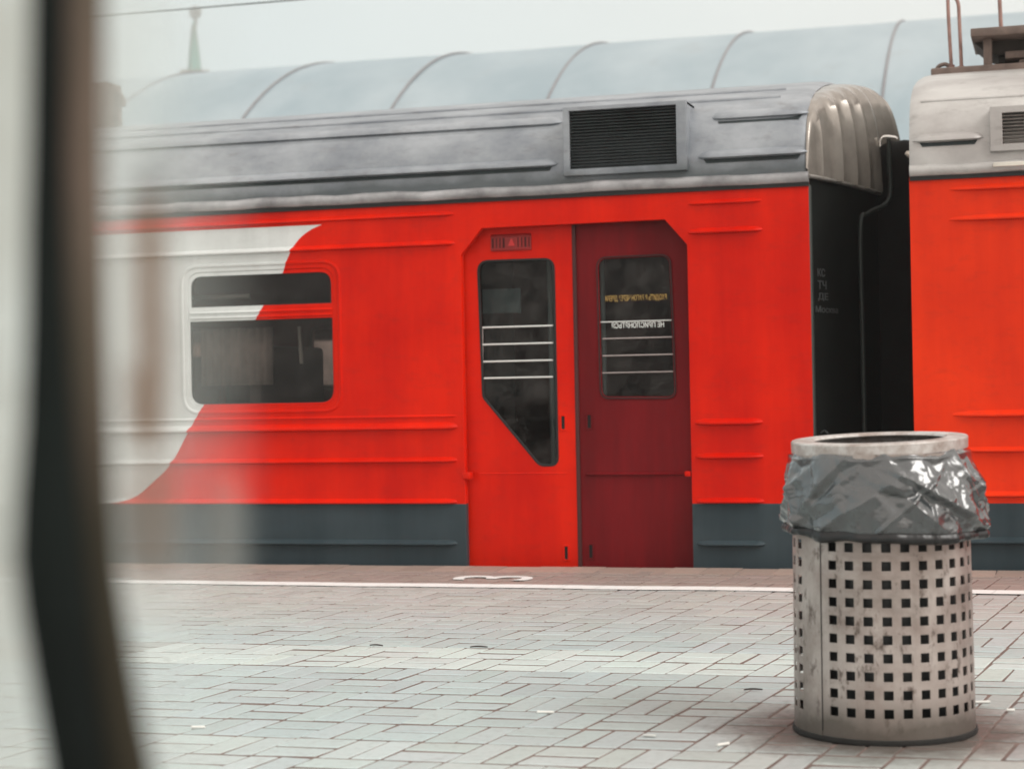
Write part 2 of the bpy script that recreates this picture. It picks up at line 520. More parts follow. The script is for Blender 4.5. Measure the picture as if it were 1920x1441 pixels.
while True:
    x = -7.4 + k * .06
    if x > 1.7: break
    dy = noise.noise(Vector((x * 2.2, 3.1, 0))) * .018
    a = bm.verts.new((x, 8.78 + dy + random.uniform(-.004, .004), .0035)); b = bm.verts.new((x, 8.935 + dy + random.uniform(-.004, .004), .0035))
    if prev: bm.faces.new((prev[0], a, b, prev[1]))
    prev = (a, b); k += 1
tag(bm_obj('platform_line', bm, LM), kind='structure')
me = text_mesh('3', .56, .0008)
m3 = gr(935, 1084)
for v in me.vertices:      # digit turned a quarter turn, reading along the platform
    x, y, z = v.co
    x *= .95; y *= 1.06
    v.co = (m3.x - y, m3.y + x * 1.0, z + .004)
tag(link('platform_number', me, LM), kind='structure')

# ---------------------------------------------------------------- train
GUT = 2.04
def roof_prof(k=1.0):
    half = [(.0, 2.075), (.008, 2.17), (.03, 2.28), (.075, 2.385), (.15, 2.465), (.25, 2.525), (.45, 2.60), (.8, 2.685), (1.2, 2.76), (1.5, 2.80), (1.74, 2.815)]
    return half + [(3.48 - a, b) for a, b in reversed(half[:-1])]
RP = roof_prof()
def roof_z(dy):
    for (a, za), (b, zb) in zip(RP, RP[1:]):
        if a <= dy <= b: return za + (zb - za) * (dy - a) / (b - a)
    return RP[0][1]
def roof_y(z):      # near side
    for (a, za), (b, zb) in zip(RP, RP[1:]):
        if za <= z <= zb: return a + (b - a) * (z - za) / (zb - za)
    return 0
def dense(prof, n=4):
    out = []
    for (a, b) in zip(prof, prof[1:]):
        for k in range(n): out.append((a[0] + (b[0] - a[0]) * k / n, a[1] + (b[1] - a[1]) * k / n))
    out.append(prof[-1]); return out
RS = [tuple(v) for v in [(p.x, p.y) for p in smooth_path([(a, b, 0) for a, b in RP], 4)]]

def roof_mesh(bm, xs, endr=(0, 0), mi=0):
    """xs: stations; shoulders rounded near both ends by endr"""
    rings = []
    for x, drop in xs:
        ring = []
        for dy, z in RS:
            c = 1.74; zz = 2.075 + (z - 2.075) * (1 - drop * .03); yy = c + (dy - c) * (1 - drop * .008)
            ring.append(bm.verts.new((x, YT + yy, zz)))
        rings.append(ring)
    for a, b in zip(rings, rings[1:]):
        for k in range(len(a) - 1):
            f = bm.faces.new((a[k], b[k], b[k + 1], a[k + 1])); f.material_index = mi
    return rings

RIB_SHADOWS = []
def roof_bead(bm, x0, x1, z, r=.016, over=.012):
    """pressed ledge along the roof shoulder: bright top, deep underside"""
    dy = roof_y(z)
    y = YT + dy
    dy2_ = roof_y(z - .034)
    RIB_SHADOWS.append([(x0 + .03, YT + dy - .002, z - .003), (x1 - .03, YT + dy - .002, z - .003), (x1 - .05, YT + dy2_ - .006, z - .034), (x0 + .05, YT + dy2_ - .006, z - .034)])
    prof = [(0.006, .030), (-.008, .020), (-.020, .004), (-.021, -.006), (-.008, -.012), (.006, -.012)]
    xs = [(x0, .05), (x0 + .03, .75), (x0 + .07, 1), (x1 - .07, 1), (x1 - .03, .75), (x1, .05)]
    rows = []
    for x, s in xs:
        rows.append([bm.verts.new((x, y + a * 1.7 * s + .003, z + b * 1.25 * s)) for a, b in prof])
    for a, b in zip(rows, rows[1:]):
        for k in range(len(prof) - 1): bm.faces.new((a[k], b[k], b[k + 1], a[k + 1]))

def rib_z(x, y, dy):      # height of a roof feature seen at px (x, y) lying dy behind the car side
    return at(x, y, YT + dy).z

XE1 = at(1520, 560, YT).x          # right end of the left-hand car
XS2 = at(1709, 560, YT).x          # left end of the right-hand car

c1 = empty('train_car', (-11.0, YT + 1.74, -1.1))
tag(c1, 'red train car with white swoosh, windows and double sliding door', 'train car', 'cars of the red train')
c2 = empty('train_car', (8.0, YT + 1.74, -1.1))
tag(c2, 'second red car behind the litter bin, with brown roof gear on its roof', 'train car', 'cars of the red train')

# --- side wall of car 1
L1 = -20.8
WIN = [(352, 597), (352, 575), (358, 512), (614, 503), (621, 560), (629, 590), (630, 757), (355, 762)]
def win_rect(Y=YT):
    x0 = at(353, 640, Y).x; x1 = at(627, 640, Y).x
    return x0, x1, at(500, 760, Y).z, at(500, 506, Y).z
wx0, wx1, wz0, wz1 = win_rect()
door = px_poly([(876, 1100), (864, 478), (903, 428), (1246, 412), (1288, 455), (1299, 1100)], YT)
door[0] = (door[1][0], -.22); door[-1] = (door[-2][0], -.22)
door = [(door[1][0], -.22), door[1], door[2], (door[3][0], door[2][1] + .004), (door[4][0], door[1][1] + .006), (door[4][0], -.22)]
rad = .085
pitch = 1.72
wins = [0, 1, 2, 3, 4, 5, 6, 7]
holes = [door]
for k in wins:
    ox = -pitch * k
    holes.append(rounded([(wx0 + ox, wz0), (wx1 + ox, wz0), (wx1 + ox, wz1), (wx0 + ox, wz1)], rad))
bm = bmesh.new()
add_mesh(bm, plate([(L1, -.30), (XE1, -.30), (XE1, GUT), (L1, GUT)], holes, YT, .05, .003))
xr = at(853, 450, YT).x
def zpx(x, y): return at(x, y, YT - .01).z
for (x, y, h, wd) in ((850, 400, .010, .026), (850, 455, .014, .030), (855, 779, .006, .016), (856, 799, .018, .040), (858, 862, .014, .030), (862, 940, .016, .030), (862, 1018, .018, .030)):
    bead(bm, L1, at(858, y, YT).x if y > 700 else xr, zpx(x, y), YT, h, wd)
xa, xb = at(1290, 430, YT).x, at(1430, 430, YT).x
xc, xd = at(1304, 850, YT).x, at(1432, 850, YT).x
for (y, h, wd) in ((378, .010, .024), (432, .016, .032)): bead(bm, xa, xb, zpx(1360, y), YT, h, wd)
for (y, h, wd) in ((791, .018, .036), (855, .016, .032), (939, .016, .030), (1019, .018, .030)): bead(bm, xc, xd, zpx(1370, y), YT, h, wd)
# raised surround pressed into the sheet round each window
def ring_pressing(bm, ox, grow, h, w_, r):
    base = rounded([(wx0 + ox - grow, wz0 - grow), (wx1 + ox + grow, wz0 - grow), (wx1 + ox + grow, wz1 + grow), (wx0 + ox - grow, wz1 + grow)], r, 8)
    n = len(base); rings = []
    for k, (a, b) in enumerate(base):
        pa, pb = Vector(base[k - 1]), Vector(base[(k + 1) % n]); t = (pb - pa).normalized(); nn = Vector((t.y, -t.x))
        rings.append([bm.verts.new((a + nn.x * s * w_, YT + .002 - hh * h, b + nn.y * s * w_)) for s, hh in ((-1, 0), (-.55, .8), (0, 1), (.55, .8), (1, 0))])
    for k in range(n):
        a, b = rings[k], rings[(k + 1) % n]
        for q in range(4): bm.faces.new((a[q], b[q], b[q + 1], a[q + 1]))
for k in wins:
    ring_pressing(bm, -pitch * k, .036, .010, .012, .11)
# step at the foot of the left jamb
p = at(872, 891, YT)
box(bm, (p.x - .012, YT - .012, p.z - .022), (p.x + .035, YT + .05, p.z + .018), .006)
p = at(1290, 888, YT)
box(bm, (p.x - .018, YT - .010, p.z - .014), (p.x + .014, YT + .03, p.z + .014), .005)
bm_obj('side_wall', bm, M['livery'], c1, 35)

def rim(bm, poly, Y, wd, h, mi=0):
    n = len(poly); rings = []
    for k in range(n):
        a, b = Vector(poly[k - 1]), Vector(poly[(k + 1) % n]); t = (b - a)
        t = t.normalized() if t.length > 1e-9 else Vector((1, 0)); nn = Vector((t.y, -t.x))
        p0 = Vector(poly[k])
        rings.append([bm.verts.new((p0.x + nn.x * s, Y + .002 - hh, p0.y + nn.y * s)) for s, hh in ((-wd, 0), (-wd * .6, h), (wd * .6, h), (wd, 0))])
    for k in range(n):
        a, b = rings[k], rings[(k + 1) % n]
        for q in range(3): bm.faces.new((a[q], b[q], b[q + 1], a[q + 1])).material_index = mi

# --- windows
def window(car, ox, first=False):
    bm = bmesh.new()
    y = YT + .004
    x0, x1 = wx0 + ox, wx1 + ox
    zc1 = at(500, 572, YT).z; zc0 = at(500, 599, YT).z
    outer = rounded([(x0 + .001, wz0 + .001), (x1 - .001, wz0 + .001), (x1 - .001, wz1 - .001), (x0 + .001, wz1 - .001)], rad)
    e = .012
    top = rounded([(x0 + e + .01, zc1), (x1 - e - .004, zc1), (x1 - e - .004, wz1 - .024), (x0 + e + .01, wz1 - .024)], [.004, .004, .07, .07])
    low = rounded([(x0 + e, wz0 + e), (x1 - e, wz0 + e), (x1 - e, zc0), (x0 + e, zc0)], [.08, .08, .004, .004])
    add_mesh(bm, plate(outer, [top, low], y, .03, .002))
    for q in (.25, .6): 
        zz = zc0 + (zc1 - zc0) * q
        bead(bm, x0 + .01, x1 - .01, zz, y, .006, .014, .01)
    fr = bm_obj('window', bm, M['livery'], car, 35)
    bm = bmesh.new()
    box(bm, (x0 + .006, y + .014, wz0 + .006), (x1 - .006, y + .019, wz1 - .006))
    bm_obj('pane', bm, M['glass'], fr)
    # thin dark gasket round both lights
    bm = bmesh.new()
    rim(bm, top, y + .0035, .004, .003); rim(bm, low, y + .0035, .004, .003)
    bm_obj('gasket', bm, M['rubber'], fr)
    return fr
for k in wins: window(c1, -pitch * k)

# --- door leaves, recessed
YD = YT + .075
dm = at(1081, 740, YD).x
dz1 = door[2][1] + .02
dl, dr_ = door[0][0], door[-1][0]
# left leaf
wl = rounded(px_poly([(906, 744), (896, 490), (1038, 485), (1046, 872), (1012, 872)], YD), [.05, .06, .06, .045, .06])
bm = bmesh.new()
add_mesh(bm, plate([(dl - .03, -.20), (dm, -.20), (dm, dz1), (dl - .03, dz1)], [wl], YD, .04, .003))
bead(bm, dl + .04, dm - .04, at(980, 887, YD).z, YD, .003, .012)
leafL = bm_obj('door_leaf', bm, M['door_red'], c1, 35)
leafL['label'] = 'bright red door leaf with a window cut to a slant at the bottom'
g = []
bm = bmesh.new()
rim(bm, wl, YD, .008, .006)
bm_obj('gasket', bm, M['rubber'], leafL, 40)
add = bmesh.new(); add_mesh(add, plate(wl, [], YD + .015, .005, 0)); bm_obj('pane', add, M['glass_dark'], leafL)
# right leaf
wr_ = rounded(px_poly([(1127, 746), (1119, 483), (1257, 477), (1268, 746)], YD + .012), [.05, .06, .06, .05])
bm = bmesh.new()
add_mesh(bm, plate([(dm + .006, -.20), (dr_ + .03, -.20), (dr_ + .03, dz1), (dm + .006, dz1)], [wr_], YD + .012, .04, .003))
bead(bm, at(1098, 888, YD).x, dr_ - .005, at(1190, 888, YD).z, YD + .012, .010, .016, .02)
leafR = bm_obj('door_leaf', bm, M['maroon'], c1, 35)
leafR['label'] = 'dark maroon door leaf with a rectangular window'
bm = bmesh.new(); rim(bm, wr_, YD + .012, .009, .008); bm_obj('window_rim', bm, M['maroon'], leafR, 40)
bm = bmesh.new(); rim(bm, [tuple(Vector(q) * 1) for q in wr_], YD + .0095, .005, .007); bm_obj('gasket', bm, M['rubber'], leafR, 40)
add = bmesh.new(); add_mesh(add, plate(wr_, [], YD + .027, .005, 0)); bm_obj('pane', add, M['glass_dark'], leafR)
# rubber edge between the leaves
bm = bmesh.new(); box(bm, (dm - .010, YD - .004, -.2), (dm + .012, YD + .03, dz1), .004)
bm_obj('edge_seal', bm, simple('dark_red_rubber', (.06, .008, .008), .6), leafL)
# guard bars behind the panes
def bars(leaf, xs0, xs1, ys, mat, vert=None):
    for y in ys:
        bm = bmesh.new()
        a = at(xs0, y, YD + .055); b = at(xs1, y - (xs1 - xs0) * .006, YD + .055)
        tube(bm, [a, b], .0052, 8)
        bm_obj('guard_bar', bm, mat, leaf, 60)
    if vert:
        bm = bmesh.new(); a = at(vert, ys[0], YD + .055); b = at(vert + 2, ys[-1], YD + .055)
        tube(bm, [a, b], .0035, 8); bm_obj('guard_bar', bm, M['bar_dull'], leaf, 60)
M['glow'] = M['bar']
def bars_front(leaf, xs0, xs1, ys, mat, r, slope, Yb):
    for y in ys:
        bm = bmesh.new(); a = at(xs0, y, Yb); b = at(xs1, y + slope, Yb); b.z = a.z
        tube(bm, [a, b], r, 8); bm_obj('guard_bar', bm, mat, leaf, 60)
bars_front(leafL, 905, 1037, [614, 646, 678, 709], M['bar'], .0050, 0, YD + .006)
bm = bmesh.new(); tube(bm, [at(905, 614, YD + .006), at(906, 709, YD + .006)], .0022, 8); bm_obj('guard_bar', bm, M['bar_dull'], leafL, 60)
bars_front(leafR, 1122, 1262, [604], M['bar'], .0034, 0, YD + .020)
bars_front(leafR, 1130, 1262, [635, 667, 699], M['bar_dull'], .0038, 0, YD + .020)
# handle slots
for leaf, Yd, pts in ((leafL, YD, [(1056, 792), (1062, 1036)]), (leafR, YD + .012, [(1105, 790), (1108, 1033)])):
    for x, y in pts:
        c = at(x, y, Yd); bm = bmesh.new()
        mat = M['door_red'] if leaf is leafL else M['maroon']
        add_mesh(bm, plate(rounded([(c.x - .018, c.z - .045), (c.x + .018, c.z - .045), (c.x + .018, c.z + .045), (c.x - .018, c.z + .045)], .008), [rounded([(c.x - .009, c.z - .036), (c.x + .009, c.z - .036), (c.x + .009, c.z + .036), (c.x - .009, c.z + .036)], .004)], Yd - .006, .008, .002))
        h = bm_obj('handle', bm, mat, leaf, 40)
        bm = bmesh.new(); box(bm, (c.x - .010, Yd - .0025, c.z - .037), (c.x + .010, Yd + .002, c.z + .037))
        bm_obj('recess', bm, M['void'], h)
# grille plate with slits above the left window
ga, gb = at(921, 470, YD), at(996, 440, YD)
bm = bmesh.new()
slits = []
n = 11
for k in range(n):
    if k in (4, 5, 6): continue
    x = ga.x + .012 + (gb.x - ga.x - .024) * k / (n - 1)
    wd = .0035 if k % 3 else .006
    slits.append([(x - wd, ga.z + .012), (x + wd, ga.z + .012), (x + wd, gb.z - .012), (x - wd, gb.z - .012)])
add_mesh(bm, plate([(ga.x, ga.z), (gb.x, ga.z), (gb.x, gb.z), (ga.x, gb.z)], slits, YD - .006, .006, 0))
bead(bm, ga.x, gb.x, gb.z, YD - .004, .008, .014, .01); bead(bm, ga.x, gb.x, ga.z, YD - .004, .005, .010, .01)
cx = (ga.x + gb.x) / 2 + .004; cz = (ga.z + gb.z) / 2
pl = bm_obj('grille_plate', bm, simple('grille_red', (.30, .012, .010), .5), leafL, 30)
bm = bmesh.new(); add_mesh(bm, plate([(cx - .02, cz - .018), (cx + .02, cz - .018), (cx + .004, cz + .022), (cx - .004, cz + .022)], [], YD - .010, .004, 0))
bm_obj('badge', bm, simple('badge_red', (.62, .03, .03), .5), pl)
bm = bmesh.new(); box(bm, (ga.x + .003, YD - .003, ga.z + .003), (gb.x - .003, YD + .001, gb.z - .003)); bm_obj('slit_back', bm, simple('slit_back', (.07, .008, .008), .8), pl)
# lettering seen from behind and reflected amber text in the right-hand door window (both read in reverse)
def reverse_text(body, px0, px1, y, hpx, mat, name, Yp, par, step=True, bold=.0):
    me = text_mesh(body, .1, .0008)
    xs = [v.co.x for v in me.vertices]; ys = [v.co.y for v in me.vertices]
    a, b = at(px0, y, Yp), at(px1, y, Yp); c = (a + b) / 2
    W = (b.x - a.x) / (max(xs) - min(xs)); H = (hpx / FPX * Yp * 1.02) / (max(ys) - min(ys))
    mxx = (max(xs) + min(xs)) / 2; my = (max(ys) + min(ys)) / 2
    for v in me.vertices:
        x, yy, z = v.co
        v.co = (c.x - (x - mxx) * W, Yp + z, c.z + (yy - my) * H)
    o = link(name, me, mat, par)
    if bold:
        so_ = o.modifiers.new('w', 'SOLIDIFY'); so_.thickness = bold; so_.offset = 0
    return o
reverse_text('НЕ ПРИСЛОНЯТЬСЯ', 1147, 1245, 609, 10.5, M['letter'], 'lettering', YD + .022, leafR)
reverse_text('ВХОДИТЬ В ВАГОН ЧЕРЕЗ ДВЕРИ', 1135, 1250, 559, 13, M['amber_reflection'], 'lettering', YD + .0225, leafR)  # amber row: text reflected in the pane, put in as coloured letters
# --- roof of car 1 with ribs
bm = bmesh.new()
xr0 = XE1 - .01
st = [(L1, 0), (xr0 - .10, 0), (xr0 - .05, .15), (xr0 - .015, .5), (xr0, 1.0)]
xm = L1
stn = [(L1 + (xr0 - .10 - L1) * k / 24, 0) for k in range(24)] + st[1:]
roof_mesh(bm, stn)
vx0, vx1 = at(1055, 260, YT).x, at(1292, 260, YT).x
xe = at(1514, 285, YT + .02).x
dy1, dy2 = .012, .10
z1a, z1b = rib_z(800, 321, .02), rib_z(800, 243, .10)
for z in (z1a, z1b):
    roof_bead(bm, L1, vx0 - .03, z)
for (x, y, dy) in ((1410, 290, .02), (1410, 217, .10)):
    z = at(x, y, YT + dy).z
    roof_bead(bm, vx1 + (.10 if y < 250 else .04), xe, z)
# crown seams
for dy in (.30, .52):
    z = roof_z(dy); tube(bm, [(L1, YT + dy, z + .002), (XE1 - .18, YT + dy, z + .002)], .012, 8)
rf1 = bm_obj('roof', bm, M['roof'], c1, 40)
def rib_shadows(par):  # each strip paints in the shadow below a roof rib
    for q in RIB_SHADOWS:
        b_ = bmesh.new(); va = [b_.verts.new(p_) for p_ in q]; vb = [b_.verts.new((p_[0], p_[1] + .012, p_[2])) for p_ in q]
        b_.faces.new(va); b_.faces.new(vb[::-1])
        for k in range(4): b_.faces.new((va[k], vb[k], vb[(k + 1) % 4], va[(k + 1) % 4]))
        bm_obj('rib_shadow', b_, M['rib_shadow'], par)
    RIB_SHADOWS.clear()
rib_shadows(rf1)
# gutter strip, slightly uneven
def gutter(car, x0, x1, mat):
    bm = bmesh.new(); n = int((x1 - x0) / .09) + 1; rows = []
    prof = [(.02, .050), (-.004, .050), (-.020, .040), (-.026, .020), (-.020, -.004), (-.006, -.012), (.02, -.012)]
    for k in range(n + 1):
        x = x0 + (x1 - x0) * k / n
        j = noise.noise(Vector((x * 2.1, 1.7, 0))) * .010 + noise.noise(Vector((x * 6, 9, 0))) * .005
        rows.append([bm.verts.new((x, YT + a, GUT + .012 + b * (1 + j * 10) + j)) for a, b in prof])
    for a, b in zip(rows, rows[1:]):
        for q in range(len(prof) - 1): bm.faces.new((a[q], b[q], b[q + 1], a[q + 1]))
    bm.faces.new(rows[0]); bm.faces.new(rows[-1])
    g_ = bm_obj('gutter', bm, mat, car, 50)
    bm = bmesh.new(); box(bm, (x0, YT - .012, GUT - .020), (x1, YT + .02, GUT + .0005))
    bm_obj('seam', bm, M['rubber'], g_)
M['gutter'] = simple('gutter_paint', (.34, .34, .35), .45, .2, .5, var=.45, scale=5, bump=.4, bscale=14)
gutter(c1, L1, XE1 + .002, M['gutter'])
# --- vent box
def vent(car, x0, x1, z0, z1, front, nsl, mat, wall=.05, slatm='louvre', lw=None):
    """box standing out from the roof shoulder, open louvred front"""
    v = bmesh.new()
    yb = YT + .34; yf = YT - front
    lw = lw or (wall, wall, wall, wall)   # left, right, bottom, top
    add_mesh(v, plate([(x0, z0), (x1, z0), (x1, z1), (x0, z1)], [[(x0 + lw[0], z0 + lw[2]), (x1 - lw[1], z0 + lw[2]), (x1 - lw[1], z1 - lw[3]), (x0 + lw[0], z1 - lw[3])]], yf, .03, .003))
    # cheeks and top running back into the roof
    for xx in ((x0 + .002, x0 + .014), (x1 - .014, x1 - .002)): box(v, (xx[0], yf + .02, z0 + .004), (xx[1], yb, z1 - .004), .0)
    box(v, (x0 + .002, yf + .02, z1 - .016), (x1 - .002, yb, z1 - .001)); box(v, (x0 + .002, yf + .02, z0 + .003), (x1 - .002, YT + .1, z0 + .014))
    o = bm_obj('roof_vent', v, mat, car, 35)
    v = bmesh.new(); box(v, (x0 + .03, yf + .10, z0 + .02), (x1 - .03, yf + .105, z1 - .02)); bm_obj('vent_back', v, M['void'], o)
    v = bmesh.new()
    for k in range(nsl):
        zz = z0 + lw[2] + (z1 - z0 - lw[2] - lw[3]) * (k + .5) / nsl; hh = (z1 - z0 - lw[2] - lw[3]) / nsl
        a = [v.verts.new((xx, yy, zq)) for xx, yy, zq in ((x0 + lw[0] - .005, yf + .012, zz - hh * .30), (x1 - lw[1] + .005, yf + .012, zz - hh * .30), (x1 - lw[1] + .005, yf + .045, zz + hh * .5), (x0 + lw[0] - .005, yf + .045, zz + hh * .5))]
        b = [v.verts.new(q.co + Vector((0, .002, -hh * .13))) for q in a]
        v.faces.new(a); v.faces.new(b[::-1])
        for q in range(4): v.faces.new((a[q], b[q], b[(q + 1) % 4], a[(q + 1) % 4]))
    bm_obj('louvre', v, M[slatm], o)
    return o
vf = .030
vv0, vv1 = at(1066, 330, YT - vf), at(1276, 190, YT - vf)
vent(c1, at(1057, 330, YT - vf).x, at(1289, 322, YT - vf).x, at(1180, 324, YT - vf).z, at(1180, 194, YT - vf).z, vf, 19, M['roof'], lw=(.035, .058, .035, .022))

# --- end of car 1: bowed, ribbed dome above a black end wall
def end_x(dy):
    u = min(dy, 3.48 - dy)
    if u < .75: return XE1 - .005 + .20 * (u / .75) ** .8
    return XE1 + .195 + .13 * math.sin((u - .75) / .99 * math.pi / 2)
bm = bmesh.new()
NU, NV = 150, 22
rows = []
for i in range(NU + 1):
    dy = .004 + 3.472 * i / NU
    zt = roof_z(dy) - .004; zl = 2.072
    zt = 2.075 + (zt - 2.075) * .972
    colv = []
    rib = 0
    for j in range(NV + 1):
        t = j / NV
        z = zl + (zt - zl) * math.sin(t * math.pi / 2)
        xo = end_x(dy); xi = XE1 - .012
        prof_ = math.cos(t * math.pi / 2) ** .5
        # upright pressings
        ph = (dy % .235) / .235
        rb = math.exp(-((ph - .5) / .11) ** 2) * .045 * max(0, min(1, (1 - t) * 3)) * (1 if .12 < dy < 3.36 else 0)
        x = xi + (xo - xi) * prof_ + rb
        colv.append(bm.verts.new((x, YT + dy, z)))
    rows.append(colv)
for a, b in zip(rows, rows[1:]):
    for q in range(NV): bm.faces.new((a[q], b[q], b[q + 1], a[q + 1]))
bm_obj('end_dome', bm, simple('dome_paint', (.33, .305, .275), .24, .55, .5, var=.18, scale=9, bump=.15, bscale=8), c1, 60)
bm = bmesh.new(); rows = []
for i in range(41):
    dy = 3.48 * i / 40; x = end_x(dy) - .012
    rows.append([bm.verts.new((x, YT + dy, 2.076)), bm.verts.new((x, YT + dy, -.3))])
for a, b in zip(rows, rows[1:]): bm.faces.new((a[0], b[0], b[1], a[1]))
bm_obj('end_wall', bm, M['black'], c1, 40)
bm = bmesh.new()
pth = [(end_x(dy) + .004, YT + dy, 2.072) for dy in [k * .05 for k in range(0, 70)]]
tube(bm, pth, .012, 8)
bm_obj('end_lip', bm, M['steel'], c1, 60)
bm = bmesh.new(); box(bm, (XE1 - .03, YT + .002, -.3), (XE1 + .012, YT + .045, 2.03), .01)
bm_obj('corner_post', bm, simple('dark_green_post', (.035, .042, .038), .45), c1, 40)
# cable conduit and hand hook on the end wall
bm = bmesh.new()
def endpt(x, y, Y, dx=0):
    p = at(x, y, Y); return (end_x(Y - YT) + .03 + dx, Y, p.z)
tube(bm, smooth_path([endpt(1640, 262, 11.0, .05), endpt(1640, 300, 11.0, .05), endpt(1640, 375, 10.98, .05), endpt(1618, 400, 10.75), endpt(1606, 428, 10.6), endpt(1606, 640, 10.6), endpt(1606, 900, 10.6)], 6), .013, 8)
bm_obj('cable_conduit', bm, simple('conduit', (.020, .028, .026), .5), c1, 60)
bm = bmesh.new()
hk = at(1648, 262, 11.0)
X0 = end_x(1.05) + .03
tube(bm, smooth_path([(X0, 11.0, hk.z - .04), (X0 + .005, 11.0, hk.z), (X0 + .03, 11.0, hk.z + .016), (X0 + .085, 11.0, hk.z + .008), (X0 + .10, 11.0, hk.z - .004)], 5), .009, 8)
bm_obj('hook', bm, simple('bright_steel', (.8, .78, .75), .2, .9), c1, 60)
# small stencilled rows on the end wall
def end_text(body, x0, x1, y, h, mat):
    me = text_mesh(body, .1, .0006)
    xs = [v.co.x for v in me.vertices]; ys = [v.co.y for v in me.vertices]
    def solve(px, lo=YT, hi=YT + 1.2):
        for _ in range(40):
            m_ = (lo + hi) / 2; P_ = Vector((end_x(m_ - YT), m_, 1.3)) - CAM
            if P_.dot(RX) / P_.dot(_f) * FPX + 960 < px: lo = m_
            else: hi = m_
        return lo
    Ya, Yb = solve(x0), solve(x1)
    zc = at(x0, y, (Ya + Yb) / 2).z
    for v in me.vertices:
        u = (v.co.x - min(xs)) / (max(xs) - min(xs)); q = (v.co.y - (min(ys) + max(ys)) / 2) / (max(ys) - min(ys))
        Yq = Ya + (Yb - Ya) * u
        v.co = (end_x(Yq - YT) - .006 + v.co.z, Yq, zc + q * h)
    return link('stencil', me, mat, c1)
end_text('КС', 1537, 1551, 511, .045, M['dimletter'])
end_text('ТЧ', 1537, 1553, 534, .045, M['dimletter'])
end_text('ДЕ', 1537, 1556, 557, .045, M['dimletter'])
end_text('Москва', 1532, 1574, 581, .036, M['dimletter'])
# gangway bellows between the cars, carried by car 1
bm = bmesh.new()
def bell_ring(x, y0, y1, z1, r=.45, z0=-.25):
    pts = rounded([(y0, z0), (y1, z0), (y1, z1), (y0, z1)], [0, 0, r, r], 10)
    return [bm.verts.new((x, a, b)) for a, b in pts]
rgs = []
xb0 = XE1 + .235
kx = 9
for k in range(kx):
    s = .0 if k % 2 == 0 else .006
    rgs.append(bell_ring(xb0 + (XS2 + .04 - xb0) * k / (kx - 1), 11.07 + s, 12.32 - s, 2.41 - s, .30))
for a, b in zip(rgs, rgs[1:]):
    for q in range(len(a)): bm.faces.new((a[q], a[(q + 1) % len(a)], b[(q + 1) % len(b)], b[q]))
bm.faces.new(rgs[0]); bm.faces.new(rgs[-1])
bm_obj('gangway_bellows', bm, M['bellows'], c1, 30)
bm = bmesh.new()
q0 = at(1686, 280, 11.12); 
tube(bm, [(XS2 - .10, 11.14, 2.30), (XS2 + .02, 11.08, 2.23)], .022, 10)
bm_obj('bellows_cap', bm, simple('pale_cap', (.75, .68, .6), .3, .3), c1, 60)

# --- far side wall, floor, ceiling and interior of car 1
far = YT + 3.43
fh = []
for k in wins: 
    ox = -pitch * k
    fa, fb = at(586, 725, far), at(586, 613, far)
    fh.append(rounded([(fa.x + ox, fa.z), (fa.x + ox + .95, fa.z), (fa.x + ox + .95, fb.z), (fa.x + ox, fb.z)], rad))
bm = bmesh.new(); add_mesh(bm, plate([(L1, -.3), (XE1, -.3), (XE1, GUT + .04), (L1, GUT + .04)], fh, far, .05, 0))
fw = bm_obj('far_wall', bm, simple('far_wall_paint', (.30, .055, .045), .6), c1)
for k, hl in enumerate(fh):
    b_ = bmesh.new(); add_mesh(b_, plate(hl, [], far + .02, .006, 0)); bm_obj('far_pane', b_, M['far_glass'], fw)
    b_ = bmesh.new(); rim(b_, hl, far - .002, .016, .02); bm_obj('far_window_rim', b_, M['bar_dull'], fw, 40)
bm = bmesh.new(); box(bm, (L1, YT + .16, .02), (XE1 - .03, far - .005, .05)); box(bm, (L1, YT + .16, 1.99), (XE1 - .03, far - .005, 2.02))
box(bm, (XE1 - .09, YT + .16, .051), (XE1 - .06, far - .01, 1.989)); box(bm, (L1, YT + .07, .051), (L1 + .03, far - .01, 1.989))
bm_obj('cabin_shell', bm, simple('cabin_panel', (.10, .09, .085), .6), c1)
xp = at(880, 700, YT).x - .1
bm = bmesh.new()
box(bm, (xp - .04, YT + .35, .052), (xp, YT + 1.25, 1.988)); box(bm, (xp - .04, YT + 2.2, .052), (xp, far - .01, 1.988))
bm_obj('vestibule_partition', bm, simple('partition_panel', (.13, .15, .15), .5), c1)
seat_m = simple('seat_vinyl', (.10, .075, .068), .55)
for k in range(8):
    for s in (0, 1):
        xx = wx0 - pitch * k + .40 + s * .62 - .1
        for (ya, yb) in ((YT + .16, YT + 1.15), (far - 1.25, far - .2)):
            bm = bmesh.new()
            box(bm, (xx, ya, .42), (xx + .09, yb, 1.26), .03)
            box(bm, (xx - (.42 if s == 0 else -.08), ya + .003, .36), (xx + (.01 if s == 0 else .51), yb - .003, .45), .02)
            box(bm, (xx - .02, ya + .1, .051), (xx + .06, yb - .1, .37))
            bm_obj('seat', bm, seat_m, c1, 40)
